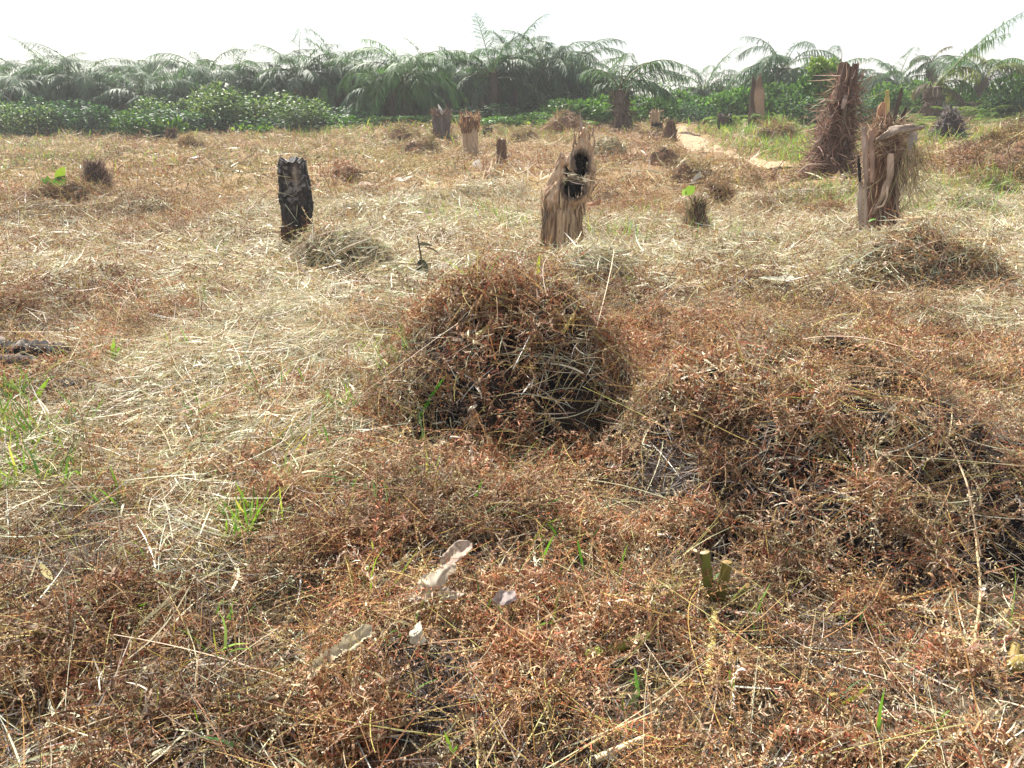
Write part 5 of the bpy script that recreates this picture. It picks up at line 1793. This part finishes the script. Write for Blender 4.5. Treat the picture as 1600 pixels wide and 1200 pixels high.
def blades(name, label, cat, px, py, specs, mat=M_GREEN, part='leaf', stem=None, up=0.0, wprof=([0, .3, .7, 1], [.5, 1, .8, .05])):
    """small plant: specs = (dx px, dy px of the tip from the foot, width m, curl, colour)"""
    p = on_ground(px, py)
    root = thing(name, label, cat, p)
    if stem is not None:
        G = Geo()
        q_ = [at(px + a, py + b, p[1] + c) for a, b, c in stem[0]]
        tube(G, q_, stem[1], stem[2], 6)
        G.build('stem', M_STALK, root)
    for sp in specs:
        x0, y0 = (sp[5] if len(sp) > 5 else (0, 0))
        a = at(px + x0, py + y0, p[1] - .01); b = at(px + x0 + sp[0], py + y0 + sp[1], p[1] - .04 + .03 * rng.normal())
        G = Geo()
        v = b - a; L = np.linalg.norm(v)
        side = np.array([0, -1., .15])
        N = frame(unit(v)[None], np.array([[.3 * np.sign(sp[0] + .1), -.6, -.5]]))
        T0 = unit(unit(v)[None] * math.cos(sp[3] / 2) - N * math.sin(sp[3] / 2))
        N = frame(T0, N)
        ribbon(G, a[None], T0, N, np.array([L * 1.05]), np.array([sp[2]]), 8, np.array([sp[3]]), np.array([sp[4]]), .05, wprof)
        G.build(part, mat, root)
    return root


g1, g2, g3 = (.07, .22, .035), (.14, .30, .05), (.22, .36, .07)
gp = (.26, .35, .18)
blades('grass_sprout', 'broad bright green grass blade at the left foot of the central brush mound', 'grass', 655, 655, [(38, -68, .026, .2, g1), (-10, 50, .024, .9, gp), (-26, -10, .014, .6, g2)])
blades('grass_sprout', 'pale green blades fanned flat, left of the central mound', 'grass', 560, 650, [(-35, -28, .016, .5, gp), (28, 12, .016, .4, gp), (-22, -46, .012, .3, g2), (35, -22, .012, .3, g3)])
blades('grass_sprout', 'two short upright green blades in the middle foreground', 'grass', 846, 880, [(16, -42, .013, .1, g2), (-4, -28, .008, .2, g3)])
blades('grass_sprout', 'single slim green blade right of the two upright blades', 'grass', 912, 896, [(-14, -54, .011, .3, g1)])
blades('grass_sprout', 'single thin pale blade left of the cut green stalks', 'grass', 968, 900, [(10, -48, .009, .2, g2)])
blades('grass_sprout', 'pair of long green blades lying flat in the lower left', 'grass', 205, 955, [(-76, 14, .018, .3, g2), (26, -14, .014, .2, g2), (-50, 26, .014, .3, g3), (6, 40, .02, .3, gp)])
blades('grass_sprout', 'bright pointed sprout at the lower right, near the dark hollow', 'grass', 1146, 1082, [(-8, -34, .016, .3, g3), (22, 38, .013, .3, gp)])
blades('grass_sprout', 'small bright sprout right of the pale dead leaf', 'grass', 972, 968, [(26, -36, .012, .5, g3), (-12, -26, .009, .5, g2)])
blades('grass_sprout', 'tall narrow green blade at the bottom right', 'grass', 1373, 1160, [(5, -80, .013, .2, g2), (8, -40, .009, .4, gp)])
blades('grass_sprout', 'green blade at the bottom centre by the burnt tuft', 'grass', 708, 1185, [(-16, -42, .014, .2, g3), (5, -20, .01, .3, g2)])
blades('grass_sprout', 'bright broad blade near the end of the fallen log', 'grass', 50, 640, [(22, -48, .034, .3, g3), (8, -4, .02, .5, gp)])
blades('grass_sprout', 'small upright green sprout right of the log', 'grass', 176, 566, [(0, -36, .03, .2, g3), (10, -24, .02, .3, g2)])
blades('grass_sprout', 'pale spear-shaped blade on a crown of the left straw', 'grass', 290, 745, [(28, 22, .012, .3, (.45, .50, .10)), (-20, -6, .01, .3, gp)])
blades('grass_sprout', 'upright green blades left of the middle foreground', 'grass', 388, 838, [(-12, -60, .012, .2, g2), (16, -46, .010, .2, g3), (-30, -40, .010, .3, g3), (26, -62, .009, .2, g2)])
blades('grass_sprout', 'pale green blade bent over in the centre, by the fallen stalk', 'grass', 845, 768, [(42, 12, .020, .8, gp), (-16, 14, .012, .6, g3)])
blades('grass_sprout', 'tall pale-green stem standing before the hollow stump', 'grass', 838, 440, [(4, -42, .030, .1, (.40, .42, .12)), (-5, -20, .02, .2, (.44, .44, .2))])
blades('sapling', 'small dark sapling with three drooping leaves, between the charred post and the central mound', 'sapling', 660, 432,
       [(22, 2, .06, .7, (.07, .07, .05), (-6, -50)), (-8, 26, .07, .3, (.035, .045, .03), (-2, -26)), (10, 24, .06, .3, (.04, .05, .035), (0, -26)), (24, 12, .03, .9, (.10, .08, .05), (4, -46))],
       M_LITTER, stem=([(0, 4, 0), (-2, -30, 0), (-8, -64, 0)], [.012, .009, .006], (.05, .04, .03)))
WP = ([0, .2, .5, .8, 1], [.3, .9, 1, .7, .05])
blades('weed', 'round-leaved green weed standing left of the tufted fibrous stump', 'weed', 85, 303,
       [(-16, -16, .22, .3, (.06, .15, .045), (-4, -8)), (14, -22, .24, .3, (.07, .17, .05), (0, -6)), (-4, -26, .20, .4, (.09, .2, .055), (-8, -2)), (10, -20, .16, .3, (.2, .29, .05), (4, -22)), (-14, -2, .2, .3, (.05, .13, .045), (-6, 0)), (20, -4, .18, .3, (.08, .17, .06), (0, -4))],
       wprof=WP)
blades('weed', 'young palm sprig with one arching yellow-green leaf behind the squat grey stump', 'weed', 679, 182, [(30, -24, .13, 1.5, (.20, .28, .05)), (10, -22, .08, .3, (.18, .26, .06)), (-12, -14, .1, .6, (.12, .17, .05))])

# cut green palm stalks
p = on_ground(1120, 945)
root = thing('cut_stalks', 'three freshly cut green palm stalks sticking up from the right mound', 'stalks', p)
for (a, b, r0, c0, c1) in (((1112, 950), (1101, 863), .022, (.05, .075, .018), (.15, .17, .035)), ((1122, 948), (1136, 878), .024, (.06, .065, .018), (.19, .16, .04)), ((1105, 900), (1086, 860), .014, (.15, .10, .06), (.22, .15, .09)), ((1150, 935), (1168, 915), .020, (.08, .10, .02), (.2, .19, .05))):
    A, B = at(*a, p[1]), at(*b, p[1] - .02)
    A = A - (B - A) * .35
    r0 = r0 * .78
    G = Geo()
    t2 = np.linspace(0, 1, 9)
    pts = A[None] * (1 - t2[:, None]) + B[None] * t2[:, None]
    cc = np.array(c0)[None] * (1 - t2[:, None]) + np.array(c1)[None] * t2[:, None]
    tube(G, pts, r0 * np.interp(t2, [0, 1], [1.25, .9]), cc, 10, .6, capcol=(.26, .17, .06), wob=.12, seed=int(a[0]))
    G.build('stalk', M_STALK, root)


def stick(name, label, cat, pix, rad, col, capcol=None, mat=M_STALK, nth=8, flat=.7, lift=.03, straight=True):
    P = [on_ground(a, b) for a, b in pix]
    if straight:
        dist = np.linspace(P[0][1], P[-1][1], len(P))
        P = [at(a, b, d) + np.array([0, 0, lift]) for (a, b), d in zip(pix, dist)]
    root = thing(name, label, cat, P[0])
    G = Geo()
    t2 = np.linspace(0, 1, 14); tt = np.linspace(0, 1, len(P))
    pts = np.stack([np.interp(t2, tt, [q_[i] for q_ in P]) for i in range(3)], -1)
    rr = np.interp(t2, np.linspace(0, 1, len(rad)), rad)
    tube(G, pts, rr, np.asarray(col, float), nth, flat, capcol=capcol, wob=.15, seed=len(label))
    G.build('shaft', mat, root)
    return root, pts


r_, pts = stick('palm_stalk', 'green-yellow palm stalk with a split pale end, lying in the lower middle', 'stalk', [(910, 1038), (960, 1026), (1012, 1004)], [.019, .018, .014], (.24, .25, .05), (.40, .33, .12))
G = Geo()
n_ = 14
d0 = unit(pts[0] - pts[3])
ribbon(G, np.tile(pts[0] - d0 * .02, (n_, 1)) + rng.normal(0, .008, (n_, 3)), unit(d0[None] + rng.normal(0, .10, (n_, 3))), frame(unit(np.tile(d0, (n_, 1))), np.tile([0, -.4, 1.], (n_, 1))), rng.uniform(.08, .17, n_), .012, 4, rng.normal(0, .3, n_),
       pal([(.62, .54, .38), (.5, .4, .24)], n_))
G.build('split_end', M_STRAW, r_)
stick('palm_stalk', 'long split yellow stalk hanging down below the cut green stalks', 'stalk', [(1116, 955), (1112, 1010), (1105, 1068)], [.010, .014, .012], (.40, .33, .10), flat=.4)
stick('palm_stalk', 'straight yellow-green stalk slanting across the top of the central mound', 'stalk', [(745, 533), (800, 490), (872, 438)], [.014, .015, .012], (.40, .33, .10), (.5, .4, .2))
stick('palm_stalk', 'thin yellow stalk leaning on the left shoulder of the central mound', 'stalk', [(682, 492), (712, 480)], [.013, .010], (.46, .34, .07))
stick('palm_stalk', 'short yellow stalk upright on the right face of the central mound', 'stalk', [(878, 530), (896, 500)], [.014, .012], (.40, .31, .07))
stick('palm_stalk', 'yellow forked cut stalk at the right edge of the foreground', 'stalk', [(1572, 1055), (1590, 1046), (1640, 1040)], [.022, .024, .02], (.24, .18, .04), (.32, .26, .12))
stick('palm_stalk', 'upright cut prong beside the forked yellow stalk at the right edge', 'stalk', [(1580, 1046), (1584, 1020)], [.017, .013], (.24, .17, .05), (.32, .26, .12), flat=.9)
stick('dry_cane', 'pale dry cane lying across the lower left', 'stalk', [(20, 998), (150, 994), (230, 960), (290, 918)], [.005, .006, .006, .004], (.56, .46, .29), nth=6)
stick('dry_cane', 'long straw-coloured cane along the bottom left, pointing up right', 'stalk', [(240, 1198), (330, 1160), (440, 1096)], [.009, .009, .006], (.58, .50, .28), nth=6)
stick('dry_cane', 'beige cane lying flat at the left, beside a red-brown patch', 'stalk', [(370, 894), (455, 895)], [.008, .008], (.46, .35, .20), nth=6)
stick('palm_stalk', 'short cut green stub standing in the burnt tuft, taller one', 'stalk', [(576, 1140), (575, 1108)], [.013, .011], (.20, .19, .05), (.42, .33, .12), flat=.9)
stick('palm_stalk', 'short cut green stub standing in the burnt tuft, lower one', 'stalk', [(558, 1150), (553, 1106)], [.009, .008], (.17, .16, .05), (.4, .3, .12), flat=.9)
stick('dry_cane', 'thick pale bent cane across the bottom right of centre', 'stalk', [(930, 1200), (975, 1180), (1012, 1163)], [.012, .011, .008], (.60, .49, .30), nth=6)
stick('dry_cane', 'pale broken cane at the bottom right', 'stalk', [(1222, 1150), (1262, 1156), (1310, 1163)], [.007, .006, .004], (.58, .47, .32), nth=6)
stick('charred_twig', 'dark charred twig left of the cut green stalks', 'twig', [(925, 932), (938, 940), (952, 958)], [.006, .007, .006], (.04, .035, .035), mat=M_CHAR)
stick('dry_cane', 'thin tall dry stem standing in the right of the mound', 'stalk', [(1522, 850), (1530, 940), (1518, 1025)], [.004, .005, .005], (.52, .38, .20), nth=5)
stick('dry_cane', 'long curved dry vine arching down the right mound', 'stalk', [(1440, 655), (1490, 720), (1510, 770), (1530, 880)], [.004, .004, .004, .003], (.45, .32, .20), nth=5)
stick('dry_cane', 'yellow stem pointing up through the right of the lower mound', 'stalk', [(1452, 905), (1467, 852)], [.005, .004], (.42, .40, .10), nth=5)
stick('dry_cane', 'orange stem lying slantwise in the lower right', 'stalk', [(1390, 950), (1440, 940), (1500, 922)], [.005, .005, .003], (.46, .27, .08), nth=5)
stick('dry_cane', 'pale slim cane leaning up to the right beyond the path bend', 'stalk', [(1138, 268), (1152, 254), (1168, 238)], [.022, .022, .012], (.58, .46, .33), nth=5)

# crumpled cream leaves in the foreground
def crumpled(name, label, px, py, outline, size_px, col, seed, tilt=.5, thing_cat='leaf'):
    """outline: polygon of (dx,dy) photo px around the middle; filled with a folded sheet standing off the ground"""
    p = on_ground(px, py)
    p = on_ground(px, py + .095 * FPX / depth_of(p))
    root = thing(name, label, thing_cat, p)
    poly = np.array(outline, float)
    lo, hi = poly.min(0), poly.max(0)
    n = 30
    gx, gy = np.meshgrid(np.linspace(lo[0], hi[0], n), np.linspace(lo[1], hi[1], n))

    def inside(x, y):
        r = np.zeros(x.shape, bool); k = len(poly)
        for a in range(k):
            x1, y1 = poly[a]; x2, y2 = poly[(a + 1) % k]
            c = ((y1 > y) != (y2 > y)) & (x < (x2 - x1) * (y - y1) / (y2 - y1 + 1e-9) + x1)
            r ^= c
        return r
    wob = 5 * (vn(gx / 12, gy / 12, seed=seed) - .5)
    ok = inside(gx + wob, gy + wob)
    u = depth_of(p) / FPX
    up = np.array([0, SP, CP]); fw = np.array([0, CP, -SP])
    # a sheet tilted between lying flat and facing the viewer, with real folds
    ax = np.array([1., 0, 0]); ay = unit((np.array([0, 1., 0]) * (1 - tilt) + np.array([0, .15, 1.]) * tilt)[None])[0]
    k_ = 1 / max(.25, float(ay @ up))
    nr = np.cross(ax, ay)
    fold = .022 * np.abs(np.sin((gx * .5 + gy * .9) / 7.5 + 3 * vn(gx / 26, gy / 26, seed=seed + 1))) + .012 * (vn(gx / 5, gy / 5, seed=seed + 4) - .5) + .07 * (fbm(gx / 38, gy / 38, seed=seed + 2) - .5)
    V = p + ax * (gx * u)[..., None] + ay * (-gy * u * k_)[..., None] + nr * fold[..., None] * (-1) + np.array([0, 0, .15])
    low = height(V[..., 0].ravel(), V[..., 1].ravel()).reshape(n, n) + .12
    V[..., 2] = np.maximum(V[..., 2], low)
    i = np.arange(n - 1)[:, None] * n; j = np.arange(n - 1)[None]
    Qd = np.stack([i + j, i + j + 1, i + n + j + 1, i + n + j], -1)
    okq = (ok[:-1, :-1] & ok[1:, :-1] & ok[:-1, 1:] & ok[1:, 1:])
    Cc = np.asarray(col)[None, None] * (.48 + .72 * fbm(gx / 5, gy / 16, seed=seed + 3))[..., None]
    G = Geo(); G.add(V.reshape(-1, 3), Qd[okq].reshape(-1, 4), Cc.reshape(-1, 3))
    ob = G.build('blade', M_CREAM, root)
    return root


crumpled('dry_leaf', 'large crumpled cream-white dead leaf in the lower middle', 683, 940,
         [(-38, 60), (-40, 10), (-22, -22), (10, -34), (28, -48), (36, -36), (34, -28), (12, -8), (-4, 8), (-10, 28), (-22, 40), (-26, 62)], 90, (.64, .56, .44), 501, .75)
crumpled('dry_leaf', 'narrow folded point of dead leaf beside the large cream leaf', 706, 942, [(-24, 8), (-14, -10), (8, -2), (28, 4), (10, 12), (-10, 10)], 50, (.50, .42, .32), 511, .6)
crumpled('dry_leaf', 'wide pale dead leaf lying left of the large cream leaf', 555, 1022, [(-70, 45), (-55, 14), (-30, 0), (0, -20), (28, -26), (32, -10), (14, 8), (-14, 14), (-40, 30), (-58, 52)], 90, (.60, .52, .35), 521, .45)
crumpled('dry_leaf', 'small white dead leaf below the large cream leaf', 655, 1012, [(-16, -10), (4, -22), (16, 8), (2, 10), (-10, 8)], 40, (.68, .63, .50), 531, .5)
crumpled('dry_leaf', 'grey-brown flat dead leaf half buried behind the large cream leaf', 712, 885, [(-30, 20), (-20, -6), (4, -22), (26, -18), (20, 4), (-6, 12)], 60, (.46, .36, .29), 541, .3)
crumpled('dry_leaf', 'grey speckled dead leaf right of the large cream leaf', 790, 946, [(-22, 6), (-8, -12), (16, -10), (18, 4), (0, 12)], 40, (.36, .30, .28), 551, .3)
crumpled('dry_leaf', 'pale greenish folded leaf lying on the ground left of the debris heap', 1214, 442, [(-34, 10), (-20, -4), (4, -8), (22, -10), (26, 0), (0, 6), (-14, 12)], 60, (.50, .47, .36), 561, .4)
crumpled('dry_leaf', 'white leaf on the round dark brown brush heap', 1087, 282, [(-9, 8), (-4, -2), (8, -10), (6, 0), (-3, 9)], 16, (.70, .64, .54), 571, .7)
crumpled('dry_leaf', 'bright white leaf standing in front of the tan frayed-headed stump', 745, 262, [(-9, 6), (-6, -6), (4, -12), (8, 12), (4, 12), (2, 0)], 18, (.72, .68, .60), 581, .8)
crumpled('dry_leaf', 'pale bark-like leaf left of the central straw field, flat on brown litter', 570, 290, [(-14, 2), (-8, -4), (6, -4), (14, 0), (6, 4)], 18, (.60, .46, .34), 591, .4)
crumpled('dry_leaf', 'long pale leaf flat on brown litter, right of the bark-like leaf', 632, 284, [(-18, 3), (-8, -2), (8, -5), (20, -8), (10, 2), (-6, 5)], 18, (.62, .54, .42), 601, .4)
crumpled('dry_leaf', 'cream leaf at the foot of the rooty trunk', 1252, 272, [(-6, 6), (-3, -4), (6, -6), (5, 2), (-1, 8)], 18, (.66, .56, .45), 611, .6)
crumpled('dry_leaf', 'orange-brown curled leaf at the right foot of the hollow stump', 930, 324, [(-20, 6), (-8, -4), (8, -10), (12, -2), (2, 8), (-10, 9)], 18, (.42, .22, .12), 621, .5)
HAZE = .001

# ------------------------------------------------------------------ light, air, camera
m, nt, N, Lk = new_mat('haze_air')
out = N.new('ShaderNodeOutputMaterial'); pv = N.new('ShaderNodeVolumePrincipled')
pv.inputs['Color'].default_value = (.93, .95, 1, 1); pv.inputs['Density'].default_value = HAZE; pv.inputs['Anisotropy'].default_value = .25
Lk.new(pv.outputs[0], out.inputs['Volume'])
bx0, bx1, by0, by1, bz0, bz1 = -320., 320., -12., 275., -1.6, 10.5
V = np.array([[x, y, z] for x in (bx0, bx1) for y in (by0, by1) for z in (bz0, bz1)])
G = Geo(); G.add(V, [[0, 1, 3, 2], [4, 6, 7, 5], [0, 4, 5, 1], [2, 3, 7, 6], [0, 2, 6, 4], [1, 5, 7, 3]], (1, 1, 1))
o = G.build('haze', m)
o['kind'] = 'stuff'
W = bpy.data.worlds.new('World'); S.world = W
W.use_nodes = True
nt = W.node_tree
bg = nt.nodes['Background']
sky = nt.nodes.new('ShaderNodeTexSky'); sky.sky_type = 'NISHITA'; sky.sun_disc = False
SUN_EL, SUN_AZ = math.radians(50), math.atan2(-.42, .91)      # azimuth from +Y towards +X
sky.sun_elevation = SUN_EL; sky.sun_rotation = SUN_AZ
sky.air_density = 1.0; sky.dust_density = 1.2; sky.ozone_density = 1.0
hz = nt.nodes.new('ShaderNodeMix'); hz.data_type = 'RGBA'; hz.inputs[0].default_value = .5
hz.inputs[7].default_value = (9.0, 9.1, 9.3, 1)          # white hazy sky
nt.links.new(sky.outputs[0], hz.inputs[6]); nt.links.new(hz.outputs[2], bg.inputs[0]); bg.inputs[1].default_value = .055
L = bpy.data.lights.new('Sun', 'SUN'); L.energy = 5.0; L.angle = math.radians(.5); L.color = (1, .95, .86)
lo = bpy.data.objects.new('Sun', L); COLL.objects.link(lo)
sd = np.array([math.sin(SUN_AZ) * math.cos(SUN_EL), math.cos(SUN_AZ) * math.cos(SUN_EL), math.sin(SUN_EL)])
from mathutils import Vector
lo.rotation_euler = Vector([float(v) for v in sd]).to_track_quat('Z', 'Y').to_euler()
lo.location = (-8, 20, 30)

cam = bpy.data.cameras.new('Camera'); co = bpy.data.objects.new('Camera', cam); COLL.objects.link(co)
cam.sensor_width = 36; cam.lens = 36 * FPX / 1600; cam.clip_end = 2000; cam.clip_start = .05
co.location = (0, 0, CAMZ); co.rotation_euler = (PI / 2 - PITCH, 0, 0)
S.camera = co

S.view_settings.view_transform = 'Standard'; S.view_settings.look = 'None'
S.view_settings.exposure = 1.32; S.view_settings.gamma = 1
S.view_settings.use_curve_mapping = False
S.render.engine = 'CYCLES'
S.cycles.max_bounces = 6; S.cycles.diffuse_bounces = 3; S.cycles.glossy_bounces = 2
S.cycles.transmission_bounces = 3; S.cycles.transparent_max_bounces = 4; S.cycles.volume_bounces = 1
S.cycles.use_denoising = True
S.cycles.denoiser = 'OPENIMAGEDENOISE'
S.cycles.denoising_prefilter = 'ACCURATE'
